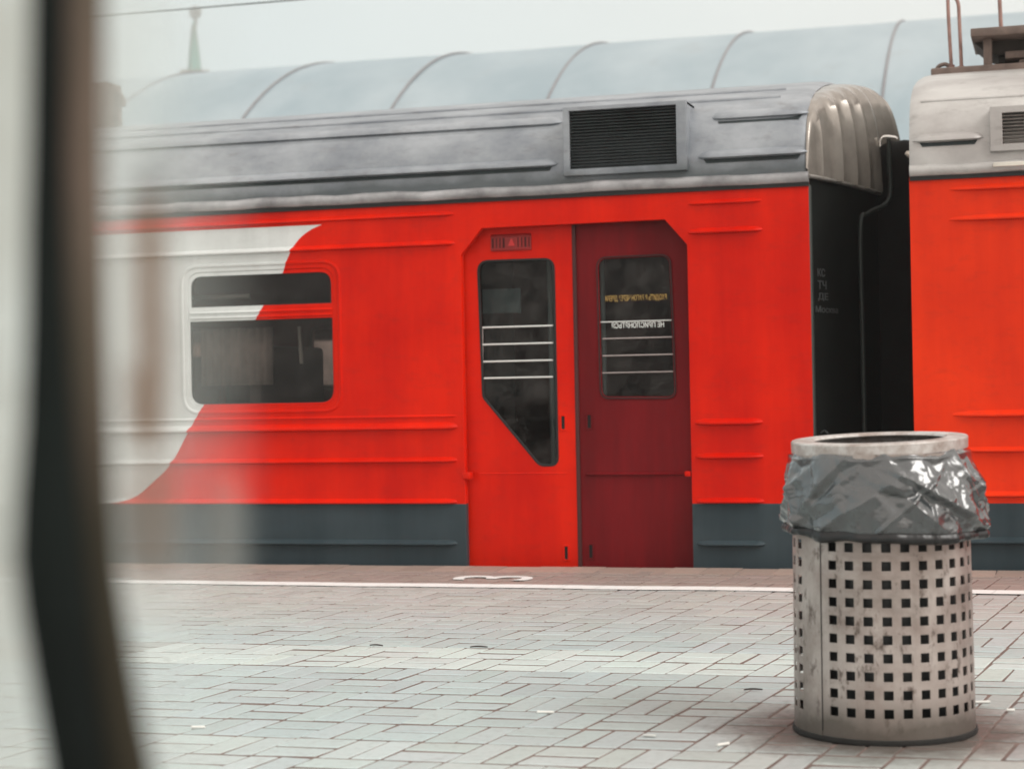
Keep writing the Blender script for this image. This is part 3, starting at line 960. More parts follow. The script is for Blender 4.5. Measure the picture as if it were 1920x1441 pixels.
# pale curtain and luggage rail seen through the first window
bm = bmesh.new()
def curtain(bm, x0, x1, z0, z1, y):
    n = 40; r = []
    for k in range(n + 1):
        x = x0 + (x1 - x0) * k / n
        yy = y + .018 * math.sin(k * 1.3) + .01 * math.sin(k * .5)
        r.append((bm.verts.new((x, yy, z0)), bm.verts.new((x, yy + .01, z1))))
    for a, b in zip(r, r[1:]): bm.faces.new((a[0], b[0], b[1], a[1]))
cur_m = simple('curtain_cloth', (.70, .64, .62), .8, var=.25, scale=5)
for k in range(5):
    bm = bmesh.new()
    curtain(bm, wx0 + .02 - pitch * k, wx0 + .47 - pitch * k, wz0 + .12, at(500, 612, YT).z, YT + .12)
    o = bm_obj('curtain', bm, cur_m, c1, 60)
    sm = o.modifiers.new('thickness', 'SOLIDIFY'); sm.thickness = .002
bm = bmesh.new()
lr = at(400, 557, YT + .2); tube(bm, [(L1 + .2, YT + .2, lr.z), (at(468, 557, YT + .2).x, YT + .2, lr.z)], .013, 8)
bm_obj('luggage_rail', bm, M['bar'], c1, 60)
for k in range(1):
    bm = bmesh.new(); a = at(561, 612, YT + .3); tube(bm, [(a.x - pitch * k, YT + .3, a.z), (a.x - pitch * k + .01, YT + .3, a.z - .22)], .012, 8)
bm_obj('grab_rail', bm, M['bar'], c1, 60)
# vestibule poles and notice board behind the door glass
bm = bmesh.new(); a = at(1032, 560, YT + .5); tube(bm, [(a.x, YT + .5, .05), (a.x, YT + .5, 1.99)], .016, 10)
a = at(1130, 560, YT + .4); tube(bm, [(a.x, YT + .4, .05), (a.x, YT + .4, 1.99)], .014, 10)
bm_obj('hand_pole', bm, M['bar'], c1, 60)
bm = bmesh.new(); a, b = at(905, 588, YT + .35), at(975, 540, YT + .35); box(bm, (a.x, YT + .35, a.z), (b.x, YT + .37, b.z), .004)
bm_obj('notice_board', bm, simple('notice_paper', (.42, .52, .53), .6), c1)

# ---------------------------------------------------------------- car 2
R2 = 16.0
bm = bmesh.new()
add_mesh(bm, plate([(XS2, -.30), (R2, -.30), (R2, GUT), (XS2, GUT)], [], YT, .05, .003))
xs_ = at(1780, 560, YT).x
for (x, y, h, wd) in ((1850, 351, .012, .030), (1850, 408, .014, .032), (1860, 776, .018, .036), (1860, 843, .014, .030), (1880, 927, .014, .030), (1880, 1014, .018, .034)):
    bead(bm, xs_ - (0 if y < 900 else .2), R2 - .2, at(x, y, YT - .01).z, YT, h, wd, .22)
bm_obj('side_wall', bm, M['livery_faded'], c2, 35)
bm = bmesh.new()
stn = [(XS2 + .002, 1.0), (XS2 + .02, .5), (XS2 + .06, .15), (XS2 + .11, 0)] + [(XS2 + .11 + (R2 - XS2 - .11) * k / 20, 0) for k in range(1, 21)]
rr = roof_mesh(bm, stn)
bm.faces.new(rr[0])
x2v = at(1857, 245, YT).x
z = at(1780, 262, YT + .05).z
roof_bead(bm, XS2 + .02, x2v - .03, z)
z = at(1800, 190, YT + .2).z
tube(bm, [(XS2 + .06, YT + roof_y(z), z), (R2, YT + roof_y(z), z)], .012, 8)
rib_shadows(bm_obj('roof', bm, M['roof2'], c2, 40))
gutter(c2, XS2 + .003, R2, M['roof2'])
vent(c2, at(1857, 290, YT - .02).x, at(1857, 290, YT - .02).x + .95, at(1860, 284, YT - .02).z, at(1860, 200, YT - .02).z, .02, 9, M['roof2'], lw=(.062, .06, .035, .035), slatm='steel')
bm = bmesh.new(); a = at(1862, 309, YT - .02)
box(bm, (a.x, YT - .034, a.z - .012), (R2 - .3, YT - .01, a.z + .010), .003)
bm_obj('trim_strip', bm, simple('cream_trim', (.75, .72, .64), .4), c2)
bm = bmesh.new(); box(bm, (XS2 + .004, YT + .052, -.3), (XS2 + .03, YT + 3.4, 2.06)); box(bm, (XS2 + .03, YT + 3.40, -.3), (R2, YT + 3.43, 2.06)); box(bm, (R2 - .04, YT + .052, -.3), (R2 - .01, YT + 3.39, 2.06))
bm_obj('end_wall', bm, M['black'], c2)
# roof walkway strip and gear
YG = YT + 1.25
def G(x, y): return at(x, y, YG)
rz = roof_z(1.25)
bm = bmesh.new()
a = G(1750, 146)
box(bm, (a.x, YG - .22, 2.70), (R2 - 1, YG + .25, G(1800, 136).z), .008)
bm_obj('roof_walkway', bm, M['brown'], c2)
wz = G(1800, 136).z
bm = bmesh.new()
pa, pb = G(1786, 133), G(1804, 133)
top = wz + .62
xa_, xb_ = pa.x, pb.x
tube(bm, smooth_path([(xa_, YG - .1, wz - .01), (xa_ - .01, YG - .1, wz + .25), (xa_ - .014, YG - .1, G(1781, 0).z), (xa_ - .012, YG - .1, G(1781, -3).z + .012), (xa_ + .005, YG - .1, G(1781, -3).z + .018), (xb_ - .024, YG - .1, G(1790, 3).z), (xb_ - .010, YG - .1, G(1797, 14).z), (xb_ - .006, YG - .1, wz + .3), (xb_ + .002, YG - .1, wz - .01)], 6), .0105, 10)
tube(bm, [(xa_, YG - .1, wz - .005), (xa_, YG - .1, wz + .03)], .018, 10); tube(bm, [(xb_, YG - .1, wz - .005), (xb_, YG - .1, wz + .02)], .018, 10)
bm_obj('bent_pipe', bm, M['redrod'], c2, 60)
bm = bmesh.new()
l_ = [G(1757, 139), G(1762, 130), G(1772, 126), G(1779, 128), G(1784, 138)]
tube(bm, smooth_path([(p.x, YG - .1, max(p.z, wz - .01)) for p in l_], 6), [.012] * 25, 8)
bm_obj('lifting_loop', bm, M['brown'], c2, 60)
bm = bmesh.new()
t0, t1 = G(1824, 85), G(1824, 71)
box(bm, (t0.x, YG - .28, t0.z), (t0.x + 1.6, YG + .35, t1.z + .004), .006)
o = bm_obj('equipment_tray', bm, M['brown'], c2, 30)
bm = bmesh.new()
lx = G(1846, 100).x; lx2 = G(1862, 100).x
for q in (0, 1.2):
    bm = bmesh.new(); box(bm, (lx + q, YG - .20, wz), (lx2 + q, YG - .12, t0.z), .004)
    bm_obj('tray_leg', bm, M['brown'], o, 30)
bm = bmesh.new()
# sloping under-pan and boxes
q = [G(1826, 86), G(1846, 100), G(1846, 86)]
for sgn in (0,):
    pr_ = [(G(1828, 86).x, t0.z - .001), (G(1848, 101).x, G(1848, 101).z), (G(1864, 107).x, G(1864, 107).z), (t0.x + 1.5, G(1864, 107).z), (t0.x + 1.5, t0.z - .001)]
    va = [bm.verts.new((a_, YG - .08, b_)) for a_, b_ in pr_]; vb = [bm.verts.new((a_, YG + .28, b_)) for a_, b_ in pr_]
    bm.faces.new(va); bm.faces.new(vb[::-1])
    for k in range(len(va)): bm.faces.new((va[k], vb[k], vb[(k + 1) % len(va)], va[(k + 1) % len(va)]))
bx = G(1872, 120)
box(bm, (bx.x, YG - .02, wz), (bx.x + 1.1, YG + .22, G(1872, 106).z), .006)
bm_obj('insulator_box', bm, M['dkbrown'], o, 30)
bm = bmesh.new(); b2 = G(1886, 118); box(bm, (b2.x, YG - .16, G(1886, 119).z), (b2.x + .8, YG - .04, G(1886, 105).z), .008)
b3 = G(1912, 132); box(bm, (b3.x, YG - .16, wz), (b3.x + .5, YG - .05, G(1912, 120).z), .006)
bm_obj('cable_duct', bm, M['brown'], o, 30)
bm = bmesh.new(); rx_ = G(1879, 70).x; tube(bm, [(rx_, YG - .18, t1.z), (rx_ - .012, YG - .18, G(1876, -60).z)], .0115, 10)
bm_obj('upright_rod', bm, M['redrod'], o, 60)

# small roof bracket far left on car 1
bm = bmesh.new()
Yq = YT + 1.4
a = at(205, 215, Yq); 
bx0 = at(196, 200, Yq).x; bx1 = at(216, 200, Yq).x
box(bm, (bx0 - .05, Yq - .1, 2.76), (bx1, Yq + .1, at(205, 158, Yq).z), .01)
l_ = [at(212, 172, Yq), at(222, 176, Yq), at(229, 186, Yq), at(230, 200, Yq)]
tube(bm, smooth_path([(p.x, Yq, p.z) for p in l_], 5), .022, 8)
l_ = [at(214, 212, Yq), at(222, 218, Yq), at(224, 232, Yq)]
tube(bm, smooth_path([(p.x, Yq, p.z) for p in l_], 5), .02, 8)
bm_obj('roof_bracket', bm, M['brown'], c1, 40)

# ---------------------------------------------------------------- barrel canopy beyond the train
YC, ZC, RC = 35.2, -2.2, 9.6
ribs_px = [(-110, 268), (180, 240), (467, 217), (745, 199), (1035, 178), (1340, 157), (1640, 150), (1930, 130), (2230, 110)]
rx = []
for x, y in ribs_px:
    rx.append(at(x, y, 30.0).x)
can = empty('station_canopy', (rx[4], YC, -1.35))
tag(can, 'long pale blue barrel-vaulted metal canopy behind the train', 'canopy')
def canopy_mat():
    t = NT('canopy_sheet'); p = t.pos()
    st = t.noise(1.0, 5, .6, t.scaled(p, (.5, .25, .5)))
    sp = t.math('MULTIPLY', t.ramp(t.noise(1.3, 5, .7, p), .58, .8), .3)
    col = t.mixc(t.ramp(st, .35, .65), (.33, .425, .475), (.44, .53, .575)); col = t.mixc(sp, col, (.28, .27, .26))
    t.bsdf(col, .38, .35, .5, t.bump(t.noise(.6, 2, .5, p), .3, .1))
    return t.m
bm = bmesh.new()
angs = [math.radians(-62 + 124 * k / 48) for k in range(49)]
xl, xr_ = rx[0] - 30, rx[-1] + 12
def arc_pt(x, a, r=RC): return (x, YC + r * math.sin(a), ZC + r * math.cos(a))
xsn = [xl + (xr_ - xl) * k / 60 for k in range(61)]
rows = [[bm.verts.new(Vector(arc_pt(x, a)) + Vector((0, 0, noise.noise(Vector((x * .35, a * 3, 2))) * .03))) for a in angs] for x in xsn]
for a, b in zip(rows, rows[1:]):
    for k in range(48): bm.faces.new((a[k], b[k], b[k + 1], a[k + 1]))
o = bm_obj('roof_sheet', bm, canopy_mat(), can, 60)
s_ = o.modifiers.new('thickness', 'SOLIDIFY'); s_.thickness = .05; s_.offset = -1
ribm = simple('canopy_rib', (.27, .265, .28), .5, .2)
sp_ = (rx[5] - rx[2]) / 3
for k in range(-10, 7):
    x = rx[4] + sp_ * k + (.0)
    bm = bmesh.new()
    tube(bm, [arc_pt(x, a, RC + .01) for a in angs], .024, 6)
    bm_obj('rib', bm, ribm, can, 60)
colm = simple('canopy_column', (.2, .24, .25), .5)
for sg in (-1, 1):
    for k in range(-8, 7, 2):
        p_ = arc_pt(rx[4] + sp_ * k, sg * math.radians(61.5)); bm = bmesh.new()
        tube(bm, [(p_[0], p_[1], -1.34), (p_[0], p_[1], p_[2] + .05)], .11, 12)
        bm_obj('column', bm, colm, can, 60)
bm = bmesh.new()
for sg in (-1, 1):
    p_ = arc_pt(0, sg * math.radians(62)); box(bm, (xl, p_[1] - .12, p_[2] - .12), (xr_, p_[1] + .12, p_[2] + .02), .01)
bm_obj('edge_beam', bm, ribm, can, 30)

# ---------------------------------------------------------------- spire of the far tower
YS = 480.0
def Sp(x, y): return at(x, y, YS)
bs = Sp(365, 140)
tw = empty('tower', (bs.x, YS, -1.35))
tag(tw, 'hazy green spire with a round wreath on top, above the canopy', 'tower')
sc_ = (Sp(376, 100).x - Sp(366, 100).x) / 10 * 1.0   # metres per photo px there
vy = YS / FPX * 1.02
zt = lambda y: at(366, y, YS).z
spm = simple('spire_copper', (.16, .42, .36), .5, .1, var=.15, scale=.8)
stn_ = simple('tower_stone', (.30, .28, .24), .8, var=.15, scale=.5)
bm = bmesh.new()
lathe(bm, [(11.5 * sc_, zt(135)), (11.0 * sc_, zt(125)), (8.5 * sc_, zt(100)), (5.5 * sc_, zt(75)), (2.6 * sc_, zt(47)), (.1, zt(38))], (bs.x, YS, 0), 8)
bm_obj('spire', bm, spm, tw)
bm = bmesh.new()
for k in range(8):
    a = 2 * math.pi * k / 8
    tube(bm, [(bs.x + 11.6 * sc_ * math.cos(a), YS + 11.6 * sc_ * math.sin(a), zt(135)), (bs.x + 8.6 * sc_ * math.cos(a), YS + 8.6 * sc_ * math.sin(a), zt(100)), (bs.x + 2.7 * sc_ * math.cos(a), YS + 2.7 * sc_ * math.sin(a), zt(47))], .2, 6)
bm_obj('spire_rib', bm, simple('spire_rib', (.25, .30, .27), .6), tw)
bm = bmesh.new()
lathe(bm, [(.8, zt(134)), (24 * sc_, zt(136)), (24.5 * sc_, zt(142)), (20 * sc_, zt(150)), (19 * sc_, zt(260)), (22 * sc_, zt(262)), (22 * sc_, -1.35)], (bs.x, YS, 0), 8)
for k in range(16):
    a = 2 * math.pi * (k + .5) / 16; x_, y_ = bs.x + 23.5 * sc_ * math.cos(a), YS + 23.5 * sc_ * math.sin(a)
    tube(bm, [(x_, y_, zt(138)), (x_, y_, zt(131))], [.4, .08], 6)
bm_obj('tower_shaft', bm, stn_, tw)
bm = bmesh.new()
wc = Vector((bs.x, YS, zt(24)))
cxw = Sp(366, 24).x
ringp = [Vector((cxw + 9.0 * sc_ * math.cos(2 * math.pi * k / 32), YS, wc.z + 9.0 * sc_ * math.sin(2 * math.pi * k / 32))) for k in range(33)]
tube(bm, ringp, [.38 + .10 * math.sin(k * 2.4) for k in range(33)], 8)
star = []
for k in range(10):
    r_ = (7.4 if k % 2 == 0 else 3.6) * sc_; a = math.pi / 2 + math.pi * k / 5
    star.append((cxw + r_ * math.cos(a), wc.z + r_ * math.sin(a)))
add_mesh(bm, plate(star, [], YS - .35, .7, 0))
tube(bm, [(cxw, YS, zt(50)), (cxw, YS, zt(32))], [.37, .28], 8)
for sg in (-1, 1):
    tube(bm, smooth_path([(cxw, YS, zt(46)), (cxw + sg * 3 * sc_, YS, zt(45)), (cxw + sg * 4.6 * sc_, YS, zt(41))], 4), .14, 6)
    tube(bm, smooth_path([(cxw, YS, zt(37)), (cxw + sg * 5 * sc_, YS, zt(32)), (cxw + sg * 8.4 * sc_, YS, zt(27))], 4), .26, 6)
bm_obj('wreath_finial', bm, simple('finial_metal', (.28, .27, .25), .5, .3), tw, 60)

# ---------------------------------------------------------------- overhead wire
bm = bmesh.new()
YW = 16.5
w0, w1 = at(200, 27, YW), at(590, 0, YW)
dirw = (w1 - w0)
tube(bm, [Vector((-30, YW, w0.z)), Vector((-8, YW, (w0.z + w1.z) / 2)), Vector((14, YW, w1.z + .02))], .0065, 6)
tag(bm_obj('overhead_wire', bm, simple('wire', (.05, .055, .055), .5, .4), loc=(-8, YW, w0.z)), 'thin dark overhead wire crossing the sky at the upper left', 'wire')

# ---------------------------------------------------------------- litter bin
CX, CY = BC
bin_ = empty('litter_bin', (CX, CY, 0))
tag(bin_, 'round perforated grey steel litter bin on the paving with a bag over its rim', 'litter bin')
vdir = math.atan2(-CY, -CX)        # direction from the bin towards the camera
def bin_metal():
    t = NT('bin_metal'); p = t.pos()
    n1 = t.noise(7, 6, .65, p); n2 = t.noise(26, 6, .75, t.scaled(p, (1, 1, .55))); n3 = t.noise(1, 5, .6, t.scaled(p, (22, 22, 1.4)))
    sep = t.n('ShaderNodeSeparateXYZ'); t.l(p, sep.inputs[0])
    c = t.mixc(t.ramp(n1, .3, .7), (.31, .25, .225), (.53, .485, .455))
    c = t.mixc(t.math('MULTIPLY', t.ramp(n3, .5, .75), .45), c, (.22, .18, .16))
    c = t.mixc(t.math('MULTIPLY', t.ramp(n2, .55, .66), .85), c, (.085, .058, .045))
    c = t.mixc(t.math('MULTIPLY', t.ramp(t.noise(3.2, 5, .7, p, .8), .50, .68), .55), c, (.17, .14, .12))
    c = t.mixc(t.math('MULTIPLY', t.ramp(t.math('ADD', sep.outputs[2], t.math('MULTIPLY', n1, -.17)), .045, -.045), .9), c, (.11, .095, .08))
    t.bsdf(c, t.ramp(n1, .3, .7, .30, .52), .45, .5, t.bump(n2, .45, .003))
    return t.m
BM_ = bin_metal()
zf = lambda y: 1 - (y - 706.5) / FPX * 5.07
rows_z = [.537 - .05 * k for k in range(10)]
pit = math.radians(11.7); hw = math.radians(2.95); hz = .0128
# angle measured from the viewing direction, increasing to the right of the picture
def bin_pt(a, r, z):
    ang = vdir + a
    return Vector((CX + r * math.cos(ang), CY + r * math.sin(ang), z))
cols = [math.radians(-32.1) + pit * k for k in range(29)]
edges = set()
segs = []
for c in cols: segs.append((c - hw, c + hw, True))
segs.sort()
full = []
a0 = segs[0][0]
for k, (s, e, h) in enumerate(segs):
    full.append((s, e, True))
    nx = segs[k + 1][0] if k + 1 < len(segs) else segs[0][0] + 2 * math.pi
    nn = max(1, int(round((nx - e) / math.radians(6))))
    for q in range(nn): full.append((e + (nx - e) * q / nn, e + (nx - e) * (q + 1) / nn, False))
zs = []
zlist = [.014]
for z in reversed(rows_z): zlist += [z - hz, z + hz]
zlist += [.70, .79]
bm = bmesh.new()
def rad_at(z, a):
    return (.254 - .007 * z / .8) * (1 + .004 * math.sin(2 * a + 1))
th = .0028
vin, vout = {}, {}
def gv(i, j, inner):
    d_ = vin if inner else vout
    i = i % len(full)
    if (i, j) not in d_:
        a = full[i][0]; z = zlist[j]
        d_[(i, j)] = bm.verts.new(bin_pt(a, rad_at(z, a) - (th if inner else 0), z))
    return d_[(i, j)]
solid = {}
for i, (s, e, h) in enumerate(full):
    for j in range(len(zlist) - 1):
        solid[(i, j)] = not (h and j >= 1 and j <= 19 and j % 2 == 1)
N = len(full)
for (i, j), s in solid.items():
    if s:
        bm.faces.new((gv(i, j, 0), gv(i + 1, j, 0), gv(i + 1, j + 1, 0), gv(i, j + 1, 0)))
        bm.faces.new((gv(i, j, 1), gv(i, j + 1, 1), gv(i + 1, j + 1, 1), gv(i + 1, j, 1)))
    else:
        q = [(i, j), (i + 1, j), (i + 1, j + 1), (i, j + 1)]
        for k in range(4):
            a, b = q[k], q[(k + 1) % 4]
            bm.faces.new((gv(*a, 0), gv(*b, 0), gv(*b, 1), gv(*a, 1)))
body = bm_obj('body', bm, BM_, bin_, 25)
# overlap seam
bm = bmesh.new(); sa = math.radians(-41.3)
for (da, rr_, mi) in ((0, .0015, 0),):
    pts = []
    for z in (.015, .79):
        for a in (sa - .005, sa - .065):
            pts.append(bin_pt(a, rad_at(z, a) + rr_, z))
    ins = []
    for z in (.015, .79):
        for a in (sa - .005, sa - .065):
            ins.append(bin_pt(a, rad_at(z, a) + .0001, z))
    v0 = [bm.verts.new(p_) for p_ in (pts[0], pts[1], pts[3], pts[2])]; v1 = [bm.verts.new(p_) for p_ in (ins[0], ins[1], ins[3], ins[2])]
    bm.faces.new(v0); bm.faces.new(v1[::-1])
    for k in range(4): bm.faces.new((v0[k], v1[k], v1[(k + 1) % 4], v0[(k + 1) % 4]))
bm_obj('seam_strip', bm, BM_, bin_)
bm = bmesh.new(); tube(bm, [bin_pt(sa, rad_at(.03, sa) + .0002, .03), bin_pt(sa, rad_at(.78, sa) + .0002, .78)], .0017, 6)
bm_obj('seam_line', bm, M['rubber'], bin_)
# dark foot ring
bm = bmesh.new(); lathe(bm, [(.20, .001), (.257, .001), (.259, .006), (.2575, .015), (.2505, .017), (.2505, .013), (.20, .012)], (CX, CY, 0), 72, closed=True)
bm_obj('base_ring', bm, simple('foot_rubber', (.016, .016, .015), .85, var=.4, scale=25, bump=.4), bin_, 40)
# inner liner: the bag hanging inside
bm = bmesh.new(); seg = 90; rows = []
for z in [.04, .10, .2, .3, .4, .5, .6, .7, .78]:
    rg = []
    for k in range(seg):
        a = 2 * math.pi * k / seg
        r = (.222 if z > .08 else .19) + .010 * noise.noise(Vector((math.cos(a) * 4, math.sin(a) * 4, z * 3)))
        rg.append(bm.verts.new((CX + r * math.cos(a), CY + r * math.sin(a), z)))
    rows.append(rg)
for a, b in zip(rows, rows[1:]):
    for k in range(seg): bm.faces.new((a[k], a[(k + 1) % seg], b[(k + 1) % seg], b[k]))
bm.faces.new(rows[0])
bm_obj('inner_bucket', bm, simple('bucket_dark', (.020, .023, .024), .45, var=.4, scale=12), bin_, 50)
# rim ring, knocked askew
def rim_mat():
    t = NT('rim_metal'); p = t.pos()
    n1 = t.noise(14, 6, .7, p)
    c = t.mixc(t.ramp(n1, .42, .62), (.62, .60, .58), (.36, .30, .27))
    c = t.mixc(t.math('MULTIPLY', t.ramp(t.noise(30, 5, .8, p), .6, .75), .6), c, (.16, .11, .09))
    t.bsdf(c, .45, .25, .5, t.bump(n1, .3, .003)); return t.m
bm = bmesh.new()
lathe(bm, [(.2465, -.030), (.2475, -.002), (.2450, .0015), (.215, .003), (.190, .002), (.184, -.004), (.187, -.008), (.238, -.006), (.2425, -.030)], (0, 0, 0), 96, closed=True)
me = bpy.data.meshes.new('rim'); bmesh.ops.recalc_face_normals(bm, faces=bm.faces); bm.to_mesh(me); bm.free()
view = Vector((-CX, -CY, 0)).normalized(); side = Vector((-view.y, view.x, 0))   # side: to picture right?
if side.dot(RX) < 0: side = -side
Rm = Matrix.Rotation(math.radians(2.3), 3, side) if True else None
# tip towards the camera: the near edge goes down, and the right edge up
def tip(p_):
    u = p_.dot(side); v_ = p_.dot(view)
    return Vector((p_.x, p_.y, p_.z + u * .022 - v_ * .040))
for v in me.vertices:
    q = tip(v.co.copy()); v.co = q + Vector((CX, CY, .826))
link('rim', me, rim_mat(), bin_, 35)
# scrap stuck on the rim
bm = bmesh.new()
p0 = at(1538, 813, CY + .12); 
tube(bm, smooth_path([Vector((p0.x, CY + .14, .840)), Vector((p0.x + .012, CY + .13, .846)), Vector((p0.x + .024, CY + .115, .838))], 4), [.0025] * 9, 6)
tag(bm_obj('twig', bm, M['rubber'], loc=(p0.x, CY + .14, .84)), 'tiny dark twig lying on the left back of the bin rim', 'twig')

# bag turned down over the rim
def bag_mat():
    t = NT('bag_plastic'); p = t.pos()
    n = t.noise(9, 4, .6, t.scaled(p, (1, 1, .7)), .4); n2 = t.noise(34, 4, .65, p)
    v = t.n('ShaderNodeTexVoronoi'); v.feature = 'DISTANCE_TO_EDGE'; v.inputs['Scale'].default_value = 6.5
    wv = t.n('ShaderNodeVectorMath'); wv.operation = 'ADD'
    nc = t.n('ShaderNodeTexNoise'); nc.inputs['Scale'].default_value = 5; t.l(p, nc.inputs['Vector'])
    sc1 = t.n('ShaderNodeVectorMath'); sc1.operation = 'SCALE'; sc1.inputs['Scale'].default_value = .18; t.l(nc.outputs['Color'], sc1.inputs[0])
    t.l(p, wv.inputs[0]); t.l(sc1.outputs[0], wv.inputs[1]); t.l(wv.outputs[0], v.inputs['Vector'])
    h = t.math('ADD', t.math('MULTIPLY', t.ramp(v.outputs['Distance'], 0, .16), .4), t.math('ADD', n, t.math('MULTIPLY', n2, .3)))
    t.bsdf((.038, .046, .050), .17, 0, 1.0, t.bump(h, .42, .010), coat=1.0, **{'Coat Roughness': .10})
    return t.m
BAG = bag_mat()
bm = bmesh.new(); seg = 440; nv = 80; rows = []
def fold(a, t):
    """crumples: a few long creases fanning from the rim plus finer ones"""
    f = 0
    for (a0_, sl, wd, amp, t0_) in FOLDS:
        d = (a - a0_ - sl * (t - t0_) + math.pi) % (2 * math.pi) - math.pi
        f += amp * max(0, 1 - abs(d) / wd) ** 1.3 * min(1, t * 3)
    return f
rnd = random.Random(3)
def ridge(a, t, a0_, t0_, a1_, t1_, amp, left, right):
    u = (t - t0_) / (t1_ - t0_)
    if u < -.15 or u > 1.2: return 0
    ac = a0_ + (a1_ - a0_) * u; d = a - ac
    f = max(0, 1 + d / left) if d < 0 else max(0, 1 - d / right)
    return amp * f ** 1.2 * min(1, (u + .15) * 5) * min(1, (1.2 - u) * 5)
def crumple(a, t):
    P_ = Vector((math.cos(a), math.sin(a), 0)); P_ = Vector((P_.x * 1.0, P_.y * 1.0, t * .75))
    w_ = Vector((noise.noise(P_ * 3), noise.noise(P_ * 3 + Vector((7, 1, 2))), noise.noise(P_ * 3 + Vector((3, 5, 9))))) * .30
    q1 = abs(noise.noise((P_ + w_) * 2.3)); q2 = abs(noise.noise((P_ + w_) * 5.6 + Vector((4, 4, 4)))); q3 = abs(noise.noise((P_ - w_) * 16))
    side_ = min(1, .30 + abs(math.sin(a)) ** 2 * .9)        # calmer in the middle of the front
    rg_ = ridge(a, t, -.35, .0, -1.0, .95, .015, .50, .10) + ridge(a, t, .18, .25, 1.15, .95, .016, .12, .30) + ridge(a, t, .05, .0, .30, .45, .008, .2, .06) + ridge(a, t, -1.25, .1, -1.05, .9, .010, .06, .25) + ridge(a, t, .95, .0, 1.0, .7, .010, .2, .07)
    return rg_ + (.018 * q1 + .009 * q2 * side_ + .003 * q3 * side_) * min(1, .25 + t * 2) - .006
FOLDS = []
for k in range(22):
    FOLDS.append((rnd.uniform(-math.pi, math.pi), rnd.uniform(-1.3, 1.3), rnd.uniform(.05, .22), rnd.uniform(-.009, .011), rnd.uniform(.0, .6)))
FOLDS += [(-.75, -.9, .16, .018, .1), (-.25, .9, .20, .012, .0), (.55, -1.2, .22, .016, .0), (.95, .35, .10, .014, .2), (1.2, .1, .08, .016, .2), (-1.1, .25, .10, .016, .3)]
for j in range(nv + 1):
    t = j / nv; rg = []
    for k in range(seg):
        a = -math.pi + 2 * math.pi * k / seg
        u = math.sin(a); v_ = math.cos(a)
        zt_ = .800 + u * .2465 * .022 - v_ * .2465 * .040 + .003 * math.sin(7 * a)
        zb_ = .580 - .008 * math.sin(a + .4) + .006 * noise.noise(Vector((math.cos(a) * 3, math.sin(a) * 3, 4)))
        z = zt_ + (zb_ - zt_) * t
        flare = .247 + .034 * min(1, t * 1.05) ** .8 + .010 * math.sin(math.pi * t) + (.010 * t if u > .5 else 0)
        r = flare + fold(a, t) * min(1, .25 + t * 1.4) * (1 if t < .93 else (1 - t) / .07 * .6 + .4) + crumple(a, t) - .022 * max(0, -u) * t
        r = max(r, .2565 if t > .05 else .245)
        rg.append(bm.verts.new(bin_pt(a, r, z)))
    rows.append(rg)
# hem: tucked under and hanging dark
for (dr, dz) in ((.004, -.004), (.007, -.012), (.005, -.021), (-.006, -.026), (-.020, -.018)):
    rg = []
    for k in range(seg):
        a = -math.pi + 2 * math.pi * k / seg; b = rows[nv][k].co
        rr_ = math.hypot(b.x - CX, b.y - CY) + dr + .003 * noise.noise(Vector((a * 5, dz * 60, 2)))
        s = 1 + .5 * noise.noise(Vector((math.cos(a) * 2, math.sin(a) * 2, 9)))
        rg.append(bm.verts.new(bin_pt(a, max(rr_, .2555), b.z + dz * s)))
    rows.append(rg)
for j, (a, b) in enumerate(zip(rows, rows[1:])):
    for k in range(seg):
        f = bm.faces.new((a[k], a[(k + 1) % seg], b[(k + 1) % seg], b[k])); f.material_index = 1 if j >= nv - 1 else 0
bag = bm_obj('bin_bag', bm, [BAG, simple('bag_hem', (.010, .011, .012), .3, var=.2)], None, 75, loc=(CX, CY, .58))
tag(bag, 'shiny crumpled grey plastic bag folded down over the rim of the bin', 'bin bag')

# ---------------------------------------------------------------- litter
def butt(x, y, ang, label, L=.022, col=(.8, .8, .76)):
    p_ = gr(x, y, .005); bm = bmesh.new()
    d = Vector((math.cos(ang), math.sin(ang), 0))
    tube(bm, [p_ - d * L, p_ - d * L * .3, p_ + d * L * .9, p_ + d * L], [.0045, .0042, .0042, .003], 8)
    o = bm_obj('cigarette_butt', bm, simple('butt_paper', col, .8, var=.1), None, 60, loc=p_)
    tag(o, label, 'cigarette butt', 'cigarette butts on the paving')
butt(1023, 1334, .1, 'white cigarette butt left of the bin, nearest the middle of the photo', .026)
butt(1356, 1394, .9, 'white cigarette butt lying at a slant just left of the bin foot', .022)
butt(1838, 1315, .3, 'long white cigarette butt on the paving right of the bin', .03)
butt(1895, 1330, .2, 'small white cigarette butt at the far right of the photo', .012)
butt(1218, 1378, .0, 'faint flattened cigarette butt between the two whitest ones', .018, (.55, .57, .55))
butt(372, 1362, .2, 'white cigarette butt beside the blurred post', .02)
